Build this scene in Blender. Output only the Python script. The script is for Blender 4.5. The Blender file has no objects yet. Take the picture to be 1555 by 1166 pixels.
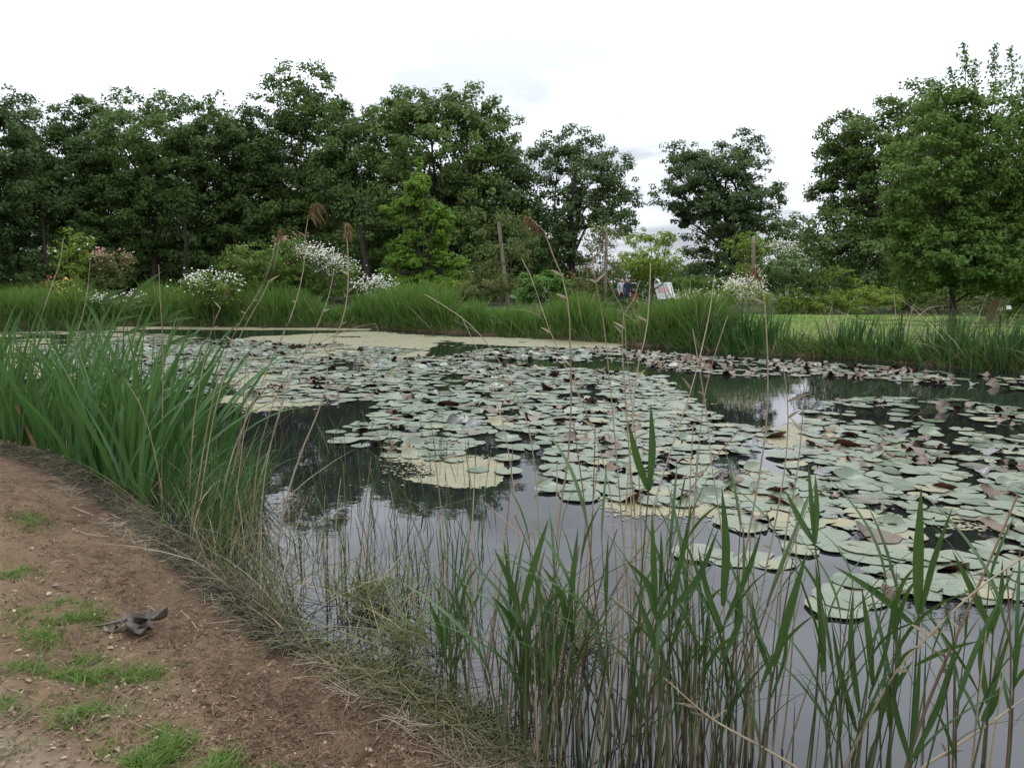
import bpy, math, random
import numpy as np
from mathutils import Vector, Matrix
R = math.radians
rng = np.random.default_rng(11)
random.seed(11)
scene = bpy.context.scene
col = scene.collection

# ------------------------------------------------------------------ camera
FPX, CX, CY, PITCH, EYE = 1120.0, 777.5, 583.0, R(7.78), 1.8
cam = bpy.data.cameras.new('camera')
cam.sensor_width = 36.0
cam.lens = 36.0 * FPX / 1555.0
cam.clip_start = 0.05
cam.clip_end = 3000
cam_ob = bpy.data.objects.new('camera', cam)
col.objects.link(cam_ob)
cam_ob.location = (0, 0, EYE)
cam_ob.rotation_euler = (R(90) - PITCH, 0, 0)
scene.camera = cam_ob

# ------------------------------------------------------------------ light
SUN_EL, SUN_AZ = 58, 25          # veiled sun, high and in front of the camera
sun = bpy.data.lights.new('sun', 'SUN')
sun.energy = 0.9
sun.angle = R(25)
sun.color = (1.0, 0.96, 0.9)
sun_ob = bpy.data.objects.new('sun', sun)
col.objects.link(sun_ob)
sun_ob.rotation_euler = (R(90 - SUN_EL), 0, R(180 - SUN_AZ))
world = bpy.data.worlds.new('World')
scene.world = world
world.use_nodes = True
nt = world.node_tree
nt.nodes.clear()
def wn(t, **k):
    n = nt.nodes.new(t)
    for a, b in k.items(): setattr(n, a, b)
    return n
sky = wn('ShaderNodeTexSky', sky_type='NISHITA', sun_disc=False)
sky.sun_elevation = R(SUN_EL); sky.sun_rotation = R(SUN_AZ)
tc = wn('ShaderNodeTexCoord')
sep = wn('ShaderNodeSeparateXYZ')
nt.links.new(tc.outputs['Generated'], sep.inputs[0])
# cloud sheet: project the direction on a flat layer so that clouds flatten to the horizon
zc = wn('ShaderNodeMath', operation='MAXIMUM'); zc.inputs[1].default_value = 0.0
nt.links.new(sep.outputs['Z'], zc.inputs[0])
za = wn('ShaderNodeMath', operation='ADD'); za.inputs[1].default_value = 0.12
nt.links.new(zc.outputs[0], za.inputs[0])
dv = wn('ShaderNodeVectorMath', operation='DIVIDE')
nt.links.new(tc.outputs['Generated'], dv.inputs[0])
cmb = wn('ShaderNodeCombineXYZ')
for i in range(3): nt.links.new(za.outputs[0], cmb.inputs[i])
nt.links.new(cmb.outputs[0], dv.inputs[1])
nz = wn('ShaderNodeTexNoise'); nz.inputs['Scale'].default_value = 1.1; nz.inputs['Detail'].default_value = 6; nz.inputs['Roughness'].default_value = 0.55
nt.links.new(dv.outputs[0], nz.inputs['Vector'])
ramp = wn('ShaderNodeValToRGB')
ramp.color_ramp.elements[0].position = 0.40; ramp.color_ramp.elements[0].color = (0.50, 0.53, 0.58, 1)
ramp.color_ramp.elements[1].position = 0.62; ramp.color_ramp.elements[1].color = (0.93, 0.97, 1.06, 1)
nt.links.new(nz.outputs['Fac'], ramp.inputs[0])
# overcast luminance: zenith three times the horizon
lum = wn('ShaderNodeMath', operation='MULTIPLY_ADD'); lum.inputs[1].default_value = 35.0; lum.inputs[2].default_value = 8.2
nt.links.new(zc.outputs[0], lum.inputs[0])
cl = wn('ShaderNodeVectorMath', operation='SCALE')
nt.links.new(ramp.outputs[0], cl.inputs[0]); nt.links.new(lum.outputs[0], cl.inputs['Scale'])
mixs = wn('ShaderNodeMix', data_type='RGBA'); mixs.inputs[0].default_value = 0.94
nt.links.new(sky.outputs[0], mixs.inputs[6]); nt.links.new(cl.outputs[0], mixs.inputs[7])
bg = wn('ShaderNodeBackground'); bg.inputs['Strength'].default_value = 0.1
nt.links.new(mixs.outputs[2], bg.inputs['Color'])
out = wn('ShaderNodeOutputWorld')
nt.links.new(bg.outputs[0], out.inputs[0])
scene.view_settings.view_transform = 'Standard'
scene.view_settings.look = 'None'
scene.view_settings.gamma = 1.0
scene.view_settings.use_curve_mapping = False
scene.view_settings.exposure = 0.15
scene.cycles.max_bounces = 6
scene.cycles.diffuse_bounces = 3
scene.cycles.transparent_max_bounces = 8

# ------------------------------------------------------------------ pixel <-> place helpers
cp, sp = math.cos(PITCH), math.sin(PITCH)
def ray(px, py):
    a, b = (px - CX) / FPX, (CY - py) / FPX
    return np.array([a, cp + b * sp, -sp + b * cp])
def P(px, py, Y):                       # the point seen at a pixel, Y metres ahead
    d = ray(px, py); t = Y / d[1]
    return np.array([d[0] * t, Y, EYE + d[2] * t])
def W(px, py, z=0.0):                   # the point of the level z seen at a pixel
    d = ray(px, py); t = (z - EYE) / d[2]
    return np.array([d[0] * t, d[1] * t, z])
def proj(x, y, z=0.0):
    x = np.asarray(x, float); y = np.asarray(y, float)
    dz = z - EYE
    dep = y * cp - dz * sp
    u = y * sp + dz * cp
    dep = np.where(dep > 0.05, dep, 0.05)
    return CX + FPX * x / dep, CY - FPX * u / dep
def inpoly(px, py, poly):
    px = np.asarray(px); py = np.asarray(py)
    ins = np.zeros(px.shape, bool)
    n = len(poly)
    for i in range(n):
        x0, y0 = poly[i]; x1, y1 = poly[(i + 1) % n]
        c = ((y0 > py) != (y1 > py)) & (px < (x1 - x0) * (py - y0) / ((y1 - y0) + 1e-12) + x0)
        ins ^= c
    return ins
def sdist(x, y, poly):                  # signed distance, positive outside
    d = np.full(x.shape, 1e9)
    n = len(poly)
    for i in range(n):
        ax, ay = poly[i]; bx, by = poly[(i + 1) % n]
        ex, ey = bx - ax, by - ay
        t = np.clip(((x - ax) * ex + (y - ay) * ey) / (ex * ex + ey * ey), 0, 1)
        d = np.minimum(d, np.hypot(x - ax - t * ex, y - ay - t * ey))
    return np.where(inpoly(x, y, poly), -d, d)
def sstep(a, b, v):
    t = np.clip((v - a) / (b - a), 0, 1)
    return t * t * (3 - 2 * t)
def _h(ix, iy, s):
    n = (ix * 374761393 + iy * 668265263 + s * 1442695041) & 0xffffffff
    n = ((n ^ (n >> 13)) * 1274126177) & 0xffffffff
    return ((n ^ (n >> 16)) & 0xffff) / 65535.0
def noise2(x, y, s=0):
    ix = np.floor(x).astype(np.int64); iy = np.floor(y).astype(np.int64)
    fx = x - ix; fy = y - iy
    fx = fx * fx * (3 - 2 * fx); fy = fy * fy * (3 - 2 * fy)
    a, b = _h(ix, iy, s), _h(ix + 1, iy, s)
    c, d = _h(ix, iy + 1, s), _h(ix + 1, iy + 1, s)
    return (a * (1 - fx) + b * fx) * (1 - fy) + (c * (1 - fx) + d * fx) * fy
def fbm(x, y, oc=4, s=0):
    v, a, t = 0, 0.5, 0
    for i in range(oc):
        v = v + a * noise2(x * 2 ** i + 17.3 * i, y * 2 ** i - 9.1 * i, s + i); t += a; a *= 0.5
    return v / t

# ------------------------------------------------------------------ mesh helpers
def mesh_np(name, V, F, smooth=True):
    V = np.ascontiguousarray(V, np.float32).reshape(-1, 3)
    F = np.ascontiguousarray(F, np.int32)
    k = F.shape[1]
    me = bpy.data.meshes.new(name)
    me.vertices.add(len(V)); me.vertices.foreach_set('co', V.ravel())
    me.loops.add(F.size); me.loops.foreach_set('vertex_index', F.ravel())
    me.polygons.add(len(F))
    me.polygons.foreach_set('loop_start', np.arange(0, F.size, k, dtype=np.int32))
    me.polygons.foreach_set('loop_total', np.full(len(F), k, np.int32))
    me.polygons.foreach_set('use_smooth', np.full(len(F), smooth, bool))
    me.update(calc_edges=True)
    return me
def join(parts):                        # [(V, F)] with equal face sizes
    Vs, Fs, o = [], [], 0
    for V, F in parts:
        V = np.asarray(V, float).reshape(-1, 3)
        Vs.append(V); Fs.append(np.asarray(F) + o); o += len(V)
    return np.concatenate(Vs), np.concatenate(Fs)
def obj(name, me, mat=None, parent=None, loc=None):
    o = bpy.data.objects.new(name, me)
    col.objects.link(o)
    if mat is not None and me is not None and not me.materials: me.materials.append(mat)
    if parent is not None: o.parent = parent
    if loc is not None: o.location = loc
    return o
def tag(o, label=None, cat=None, group=None, kind=None):
    if label: o['label'] = label
    if cat: o['category'] = cat
    if group: o['group'] = group
    if kind: o['kind'] = kind
    return o
def empty(name, loc=(0, 0, 0), label=None, cat=None, group=None):
    o = bpy.data.objects.new(name, None)
    o.empty_display_size = 0.1
    col.objects.link(o); o.location = loc
    return tag(o, label, cat, group)
def norm(a):
    return a / (np.linalg.norm(a, axis=-1, keepdims=True) + 1e-9)
def tubes(paths, radii, ns=5, cap=False):
    P_ = np.asarray(paths, float)
    if P_.ndim == 2: P_ = P_[None]
    N, K, _ = P_.shape
    r = np.broadcast_to(np.asarray(radii, float), (N, K))
    T = norm(np.gradient(P_, axis=1))
    ref = np.where(np.abs(T[..., 2:3]) > 0.9, np.array([1.0, 0, 0]), np.array([0, 0, 1.0]))
    A = norm(np.cross(T, ref)); B = np.cross(T, A)
    th = np.arange(ns) * 2 * np.pi / ns
    V = P_[:, :, None] + r[..., None, None] * (A[:, :, None] * np.cos(th)[:, None] + B[:, :, None] * np.sin(th)[:, None])
    i = np.arange(ns); j = (i + 1) % ns
    k = np.arange(K - 1)[:, None]
    q = np.stack([k * ns + i, k * ns + j, (k + 1) * ns + j, (k + 1) * ns + i], -1).reshape(-1, 4)
    F = (np.arange(N)[:, None, None] * K * ns + q).reshape(-1, 4)
    return V.reshape(-1, 3), F
def ribbons(paths, hw, side, fold=0.0):
    P_ = np.asarray(paths, float)
    if P_.ndim == 2: P_ = P_[None]
    N, K, _ = P_.shape
    w = np.broadcast_to(np.asarray(hw, float), (N, K))[..., None]
    S = np.broadcast_to(np.asarray(side, float), (N, 3))[:, None, :]
    T = norm(np.gradient(P_, axis=1))
    S = norm(S - T * np.sum(S * T, -1, keepdims=True))
    if fold == 0.0:
        V = np.stack([P_ + S * w, P_ - S * w], 2); m = 2
        k = np.arange(K - 1)
        q = np.stack([2 * k, 2 * k + 1, 2 * k + 3, 2 * k + 2], -1)
    else:
        n = np.cross(T, S)
        V = np.stack([P_ + S * w + n * w * fold, P_, P_ - S * w + n * w * fold], 2); m = 3
        k = np.arange(K - 1)
        q = np.concatenate([np.stack([3 * k, 3 * k + 1, 3 * k + 4, 3 * k + 3], -1), np.stack([3 * k + 1, 3 * k + 2, 3 * k + 5, 3 * k + 4], -1)])
    F = (np.arange(N)[:, None, None] * K * m + q).reshape(-1, 4)
    return V.reshape(-1, 3), F
def leafquads(C, nrm, L, Wd):           # rhombic leaves at C facing nrm
    N = len(C)
    rv = rng.normal(size=(N, 3))
    a = norm(np.cross(nrm, rv)); b = np.cross(nrm, a)
    L = np.broadcast_to(np.asarray(L, float), (N,))[:, None]; Wd = np.broadcast_to(np.asarray(Wd, float), (N,))[:, None]
    sh = rng.uniform(-0.15, 0.15, (N, 1))
    V = np.stack([C - a * L / 2, C + b * Wd / 2 + a * L * sh + nrm * Wd * 0.12, C + a * L / 2, C - b * Wd / 2 + a * L * sh + nrm * Wd * 0.12], 1).reshape(-1, 3)
    F = np.arange(4 * N).reshape(N, 4)
    return V, F
def smooth_path(pts, K):
    pts = np.asarray(pts, float)
    if len(pts) == 2:
        t = np.linspace(0, 1, K)[:, None]
        return pts[0] * (1 - t) + pts[1] * t
    d = np.concatenate([[0], np.cumsum(np.linalg.norm(np.diff(pts, axis=0), axis=1))])
    m = np.gradient(pts, d, axis=0)
    s = np.linspace(0, d[-1], K)
    i = np.clip(np.searchsorted(d, s, side='right') - 1, 0, len(pts) - 2)
    h = (d[i + 1] - d[i])[:, None]; t = ((s - d[i])[:, None]) / h
    return ((2 * t**3 - 3 * t**2 + 1) * pts[i] + (t**3 - 2 * t**2 + t) * h * m[i] + (-2 * t**3 + 3 * t**2) * pts[i + 1] + (t**3 - t**2) * h * m[i + 1])

# ------------------------------------------------------------------ materials
def newmat(name):
    m = bpy.data.materials.new(name); m.use_nodes = True
    t = m.node_tree; t.nodes.clear()
    return m, t
class NB:
    def __init__(s, t): s.t = t
    def n(s, ty, **k):
        x = s.t.nodes.new(ty)
        for a, b in k.items(): setattr(x, a, b)
        return x
    def l(s, a, b): s.t.links.new(a, b)
    def mixc(s, f, a, b, blend='MIX'):
        x = s.n('ShaderNodeMix', data_type='RGBA', blend_type=blend)
        for i, v in ((0, f), (6, a), (7, b)):
            if hasattr(v, 'is_linked'): s.l(v, x.inputs[i])
            elif i == 0: x.inputs[0].default_value = v
            else: x.inputs[i].default_value = (*v, 1)
        return x.outputs[2]
    def math(s, op, a, b=None, c=None):
        x = s.n('ShaderNodeMath', operation=op)
        for i, v in ((0, a), (1, b), (2, c)):
            if v is None: continue
            if hasattr(v, 'is_linked'): s.l(v, x.inputs[i])
            else: x.inputs[i].default_value = v
        return x.outputs[0]
    def noise(s, scale, detail=3, rough=0.5, coord='Object', vec=None):
        x = s.n('ShaderNodeTexNoise')
        x.inputs['Scale'].default_value = scale; x.inputs['Detail'].default_value = detail; x.inputs['Roughness'].default_value = rough
        if vec is None:
            tcn = s.n('ShaderNodeTexCoord'); vec = tcn.outputs[coord]
        s.l(vec, x.inputs['Vector'])
        return x.outputs['Fac']
    def ramp(s, f, a, b):
        x = s.n('ShaderNodeMapRange', clamp=True)
        s.l(f, x.inputs[0]); x.inputs[1].default_value = a; x.inputs[2].default_value = b
        return x.outputs[0]
def leafmat(name, c1, c2, trans=0.3, rough=0.5, scale=0.6, spec=0.35, c3=None, objrand=True):
    m, t = newmat(name); b = NB(t)
    geo = b.n('ShaderNodeNewGeometry'); oi = b.n('ShaderNodeObjectInfo')
    f = b.math('MULTIPLY', geo.outputs['Random Per Island'], 0.55)
    nn = b.ramp(b.noise(scale, 2), 0.3, 0.7)
    f = b.math('MULTIPLY_ADD', nn, 0.45, f)
    if objrand:
        f = b.math('ADD', f, b.math('MULTIPLY_ADD', oi.outputs['Random'], 0.5, -0.25))
    c = b.mixc(f, c1, c2)
    if c3 is not None:
        c = b.mixc(b.ramp(geo.outputs['Random Per Island'], 0.86, 0.99), c, c3)
    bs = b.n('ShaderNodeBsdfPrincipled')
    b.l(c, bs.inputs['Base Color']); bs.inputs['Roughness'].default_value = rough
    bs.inputs['Specular IOR Level'].default_value = spec
    tr = b.n('ShaderNodeBsdfTranslucent'); b.l(b.mixc(0.5, c, (0.10, 0.16, 0.02)), tr.inputs['Color'])
    mx = b.n('ShaderNodeMixShader'); mx.inputs[0].default_value = trans
    b.l(bs.outputs[0], mx.inputs[1]); b.l(tr.outputs[0], mx.inputs[2])
    o = b.n('ShaderNodeOutputMaterial'); b.l(mx.outputs[0], o.inputs[0])
    return m
def plain(name, c1, c2=None, rough=0.7, scale=8, bump=0.0, spec=0.3, detail=4):
    m, t = newmat(name); b = NB(t)
    bs = b.n('ShaderNodeBsdfPrincipled')
    oi = b.n('ShaderNodeObjectInfo'); geo = b.n('ShaderNodeNewGeometry')
    nf = b.noise(scale, detail, 0.6)
    f = b.math('ADD', b.ramp(nf, 0.3, 0.7), b.math('MULTIPLY_ADD', geo.outputs['Random Per Island'], 0.5, -0.25))
    f = b.math('ADD', f, b.math('MULTIPLY_ADD', oi.outputs['Random'], 0.5, -0.25))
    b.l(b.mixc(f, c1, c2 or tuple(0.7 * v for v in c1)), bs.inputs['Base Color'])
    bs.inputs['Roughness'].default_value = rough; bs.inputs['Specular IOR Level'].default_value = spec
    if bump:
        bp = b.n('ShaderNodeBump'); bp.inputs['Strength'].default_value = bump; bp.inputs['Distance'].default_value = 0.02
        b.l(nf, bp.inputs['Height']); b.l(bp.outputs[0], bs.inputs['Normal'])
    o = b.n('ShaderNodeOutputMaterial'); b.l(bs.outputs[0], o.inputs[0])
    return m
M = {}
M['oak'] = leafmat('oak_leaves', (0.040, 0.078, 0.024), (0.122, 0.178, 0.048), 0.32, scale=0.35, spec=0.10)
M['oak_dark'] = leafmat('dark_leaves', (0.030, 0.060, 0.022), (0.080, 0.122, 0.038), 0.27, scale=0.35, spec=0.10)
M['ash'] = leafmat('ash_leaves', (0.052, 0.088, 0.034), (0.112, 0.156, 0.060), 0.32, scale=0.4, spec=0.10)
M['birch'] = leafmat('birch_leaves', (0.046, 0.098, 0.020), (0.116, 0.190, 0.040), 0.34, scale=0.6, spec=0.10)
M['lime'] = leafmat('cypress_leaves', (0.085, 0.185, 0.020), (0.190, 0.300, 0.044), 0.35, scale=0.8, spec=0.10)
M['yellowgreen'] = leafmat('yellow_green_leaves', (0.110, 0.170, 0.022), (0.215, 0.285, 0.045), 0.35, scale=1.2, spec=0.10)
M['rose'] = leafmat('rose_leaves', (0.056, 0.115, 0.018), (0.120, 0.185, 0.034), 0.3, scale=1.2, spec=0.10)
M['olive'] = leafmat('olive_leaves', (0.065, 0.085, 0.026), (0.120, 0.130, 0.045), 0.3, scale=1.2, spec=0.10)
M['blossom'] = leafmat('white_blossom', (0.46, 0.45, 0.38), (0.64, 0.62, 0.54), 0.2)
M['pink'] = leafmat('pink_blossom', (0.30, 0.13, 0.10), (0.42, 0.25, 0.17), 0.2)
M['cream'] = leafmat('cream_blossom', (0.52, 0.43, 0.28), (0.62, 0.57, 0.44), 0.2)
M['red'] = leafmat('red_blossom', (0.26, 0.045, 0.025), (0.34, 0.09, 0.04), 0.2)
M['yellow'] = leafmat('yellow_blossom', (0.55, 0.40, 0.03), (0.6, 0.5, 0.08), 0.2)
M['bark'] = plain('bark', (0.045, 0.035, 0.027), (0.022, 0.018, 0.014), 0.9, 6, 0.4)
M['bark_orange'] = plain('orange_bark', (0.13, 0.075, 0.036), (0.08, 0.048, 0.026), 0.9, 5, 0.4)
M['wood'] = plain('weathered_wood', (0.20, 0.165, 0.115), (0.11, 0.09, 0.065), 0.85, 7, 0.3)
M['twig'] = plain('twig', (0.10, 0.085, 0.05), (0.055, 0.045, 0.03), 0.85, 6)
M['iris'] = leafmat('iris_leaves', (0.022, 0.070, 0.018), (0.058, 0.138, 0.032), 0.25, 0.42, 2.0, 0.35)
M['reedleaf'] = leafmat('reed_leaves', (0.020, 0.054, 0.015), (0.046, 0.096, 0.025), 0.25, 0.42, 5.0, 0.35, (0.13, 0.105, 0.04))
M['reedstem'] = leafmat('reed_stems', (0.040, 0.066, 0.022), (0.095, 0.080, 0.038), 0.05, 0.5, 4.0, 0.4)
M['bankgrass'] = leafmat('bank_grass', (0.042, 0.120, 0.020), (0.115, 0.220, 0.042), 0.35, 0.6, 0.4, 0.15, (0.20, 0.20, 0.09))
M['tuft'] = leafmat('short_grass', (0.050, 0.108, 0.016), (0.110, 0.178, 0.036), 0.3, 0.6, 2.0, 0.12, (0.20, 0.19, 0.08))
M['sedge'] = leafmat('marsh_grass', (0.060, 0.080, 0.026), (0.125, 0.120, 0.050), 0.25, 0.6, 3.0, 0.3, (0.26, 0.20, 0.11))
M['straw'] = leafmat('dry_straw', (0.085, 0.062, 0.040), (0.30, 0.245, 0.165), 0.05, 0.7, 3.0, 0.25)
M['dead'] = leafmat('dead_reed', (0.15, 0.110, 0.062), (0.36, 0.300, 0.195), 0.05, 0.6, 5.0, 0.25)
M['deadbrown'] = leafmat('brown_dead_reed', (0.10, 0.060, 0.036), (0.17, 0.105, 0.065), 0.05, 0.6, 3.0, 0.3)
M['plume'] = leafmat('seed_head', (0.085, 0.048, 0.026), (0.19, 0.115, 0.06), 0.2, 0.8, 6.0, 0.1)
M['fallen'] = leafmat('fallen_leaves', (0.17, 0.125, 0.08), (0.36, 0.29, 0.19), 0.1, 0.6, 20.0, 0.3)
M['crumb'] = leafmat('soil_crumbs', (0.070, 0.042, 0.026), (0.200, 0.135, 0.085), 0.0, 0.9, 5.0, 0.1)
M['wet'] = leafmat('wet_litter', (0.030, 0.026, 0.016), (0.120, 0.110, 0.065), 0.0, 0.7, 5.0, 0.2)
M['driedleaf'] = plain('dried_leaf', (0.13, 0.105, 0.082), (0.022, 0.017, 0.015), 0.7, 12, 0.5)
M['dark'] = plain('dark_paint', (0.02, 0.02, 0.022), None, 0.5)
M['white'] = plain('white_board', (0.72, 0.72, 0.70), (0.66, 0.66, 0.64), 0.5)

# ------------------------------------------------------------------ pond outline and ground
near_px = [(-220, 640), (0, 668), (100, 698), (220, 770), (300, 855), (400, 930), (450, 985), (560, 1030), (680, 1092), (760, 1150), (860, 1250), (1000, 1480)]
far_px = [(1555, 566), (1450, 558), (1330, 548), (1200, 540), (1060, 532), (930, 521), (760, 510), (640, 503), (550, 497), (200, 494), (0, 497), (-300, 500)]
POND = [tuple(W(*p)[:2]) for p in near_px] + [(2.5, 1.15), (6, 0.8), (11, 1.5), (15, 5), (15.5, 10)] + [tuple(W(*p)[:2]) for p in far_px] + [(-42, 24), (-30, 12), (-14, 8.5)]
PX = np.array([p[0] for p in POND]); PY = np.array([p[1] for p in POND])
def ground_z(x, y, rough=True):
    x = np.asarray(x, float); y = np.asarray(y, float)
    sd = sdist(x, y, POND)
    wob = (fbm(x * 1.3, y * 1.3, 3, 5) - 0.5) * 0.35
    sd = sd + np.where(sd > -1, wob, 0)
    nearw = 1 - sstep(9, 13, y)
    z_near = -0.35 + 0.37 * sstep(-0.7, 0.03, sd) + 0.23 * sstep(0.0, 1.6, sd)
    z_far = -0.4 + 0.42 * sstep(-0.35, 0.05, sd) + 0.26 * sstep(0.0, 0.35, sd) + 0.10 * sstep(1.0, 6, sd)
    z = z_near * nearw + z_far * (1 - nearw)
    if rough:
        k = sstep(-0.2, 0.3, sd) * nearw
        crumble = 0.4 + 0.6 * (1 - sstep(0.2, 0.9, np.abs(sd - 0.4) * 0.6))
        z = z + k * ((fbm(x * 2.2, y * 2.2, 3, 1) - 0.5) * 0.05 + (fbm(x * 11, y * 11, 4, 2) - 0.5) * 0.070 * crumble + (noise2(x * 30, y * 30, 3) - 0.5) * 0.018 * crumble)
        z = z + (1 - nearw) * sstep(0, 1, sd) * (fbm(x * 0.5, y * 0.5, 2, 4) - 0.5) * 0.12
    return z
def axis(segs):
    out_ = []
    for a, b, s in segs: out_.append(np.arange(a, b, s))
    return np.concatenate(out_ + [[segs[-1][1]]])
gx = axis([(-900, -100, 50), (-100, -40, 6), (-40, -8, 0.7), (-8, -6.6, 0.12), (-6.6, -4.2, 0.055), (-4.2, 1.6, 0.034), (1.6, 4, 0.12), (4, 20, 0.4), (20, 50, 1.5), (50, 110, 6), (110, 900, 50)])
gy = axis([(-300, -20, 28), (-20, -2, 1.5), (-2, 1.6, 0.15), (1.6, 6.5, 0.034), (6.5, 9.6, 0.05), (9.6, 11, 0.1), (11, 36, 0.35), (36, 60, 1.2), (60, 120, 6), (120, 1500, 60)])
GX, GY = np.meshgrid(gx, gy)
gz = ground_z(GX.ravel(), GY.ravel())
nx, ny = len(gx), len(gy)
idx = np.arange(nx * ny).reshape(ny, nx)
gF = np.stack([idx[:-1, :-1], idx[:-1, 1:], idx[1:, 1:], idx[1:, :-1]], -1).reshape(-1, 4)
ground_me = mesh_np('ground', np.stack([GX.ravel(), GY.ravel(), gz], -1), gF)
gsd = sdist(GX.ravel(), GY.ravel(), POND)
near_f = (1 - sstep(9, 14, GY.ravel()))
lawn_f = (1 - near_f) * sstep(0.3, 0.7, gsd)
# beds and worn strips beyond the pond
bpx, bpy_ = proj(GX.ravel(), GY.ravel(), 0.35)
bed = (GY.ravel() > 33.5 + 1.5 * np.sin(GX.ravel() * .3)).astype(float)
sx_, sy_ = proj(GX.ravel(), GY.ravel(), 0.25)
path_f = sstep(190, 10, sx_ * 0.75 + (1166 - sy_) + 60 * (fbm(GX.ravel() * 3, GY.ravel() * 3, 3, 8) - .5)) * (GY.ravel() > 0.5) * near_f
for name_, arr in (('path', path_f), ('lawn', lawn_f), ('bed', bed), ('edge', sstep(1.6, 0.1, gsd)), ('near', near_f)):
    at = ground_me.attributes.new(name_, 'FLOAT', 'POINT')
    at.data.foreach_set('value', np.ascontiguousarray(arr, np.float32))
m, t = newmat('ground'); b = NB(t)
def attr(n):
    a = b.n('ShaderNodeAttribute'); a.attribute_name = n; return a.outputs['Fac']
n1 = b.noise(1.1, 5, 0.6); n2 = b.noise(9, 6, 0.65); n3 = b.noise(60, 4, 0.7); n4 = b.noise(2.7, 4, 0.6)
soil = b.mixc(b.ramp(n2, 0.36, 0.64), (0.042, 0.026, 0.015), (0.142, 0.090, 0.052))
soil = b.mixc(b.math('MULTIPLY', b.ramp(n1, 0.40, 0.66), 0.75), soil, (0.165, 0.112, 0.068))
soil = b.mixc(b.math('MULTIPLY', b.ramp(n4, 0.5, 0.72), 0.35), soil, (0.085, 0.070, 0.030))
soil = b.mixc(b.math('MULTIPLY', b.ramp(n3, 0.62, 0.8), 0.5), soil, (0.26, 0.20, 0.14))
soil = b.mixc(b.math('MULTIPLY', b.ramp(n3, 0.42, 0.25), 0.6), soil, (0.025, 0.015, 0.011))
soil = b.mixc(b.math('MULTIPLY', attr('edge'), 0.45), soil, (0.050, 0.034, 0.023))
soil = b.mixc(b.math('MULTIPLY', attr('path'), 0.8), soil, b.mixc(b.ramp(n2, .35, .65), (0.13, 0.10, 0.07), (0.20, 0.165, 0.125)))
lawn = b.mixc(b.ramp(b.noise(0.9, 4), 0.3, 0.7), (0.060, 0.115, 0.016), (0.125, 0.165, 0.032))
bedc = b.mixc(b.ramp(b.noise(1.5, 4), 0.35, 0.65), (0.050, 0.036, 0.026), (0.045, 0.075, 0.02))
far = b.mixc(attr('bed'), lawn, bedc)
c = b.mixc(attr('lawn'), soil, far)
bs = b.n('ShaderNodeBsdfPrincipled'); b.l(c, bs.inputs['Base Color']); bs.inputs['Roughness'].default_value = 0.95; bs.inputs['Specular IOR Level'].default_value = 0.15
bp = b.n('ShaderNodeBump'); bp.inputs['Strength'].default_value = 0.8; bp.inputs['Distance'].default_value = 0.02
b.l(b.math('ADD', n2, b.math('MULTIPLY', n3, 0.5)), bp.inputs['Height']); b.l(bp.outputs[0], bs.inputs['Normal'])
o = b.n('ShaderNodeOutputMaterial'); b.l(bs.outputs[0], o.inputs[0])
tag(obj('ground', ground_me, m), 'bare reddish soil bank round the pond and lawn beyond', kind='structure')

# water
m, t = newmat('pond_water'); b = NB(t)
bs = b.n('ShaderNodeBsdfPrincipled')
bs.inputs['Base Color'].default_value = (0.009, 0.010, 0.010, 1); bs.inputs['Roughness'].default_value = 0.015
bs.inputs['IOR'].default_value = 1.42
bp = b.n('ShaderNodeBump'); bp.inputs['Strength'].default_value = 0.04; bp.inputs['Distance'].default_value = 0.02
b.l(b.math('ADD', b.noise(5, 3), b.math('MULTIPLY', b.noise(1.2, 2), 1.5)), bp.inputs['Height']); b.l(bp.outputs[0], bs.inputs['Normal'])
o = b.n('ShaderNodeOutputMaterial'); b.l(bs.outputs[0], o.inputs[0])
wv = [(-60, 0.5, 0), (20, 0.5, 0), (20, 36, 0), (-60, 36, 0)]
tag(obj('water', mesh_np('water', wv, [[0, 1, 2, 3]]), m), 'still dark pond water reflecting the sky', kind='structure')

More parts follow.
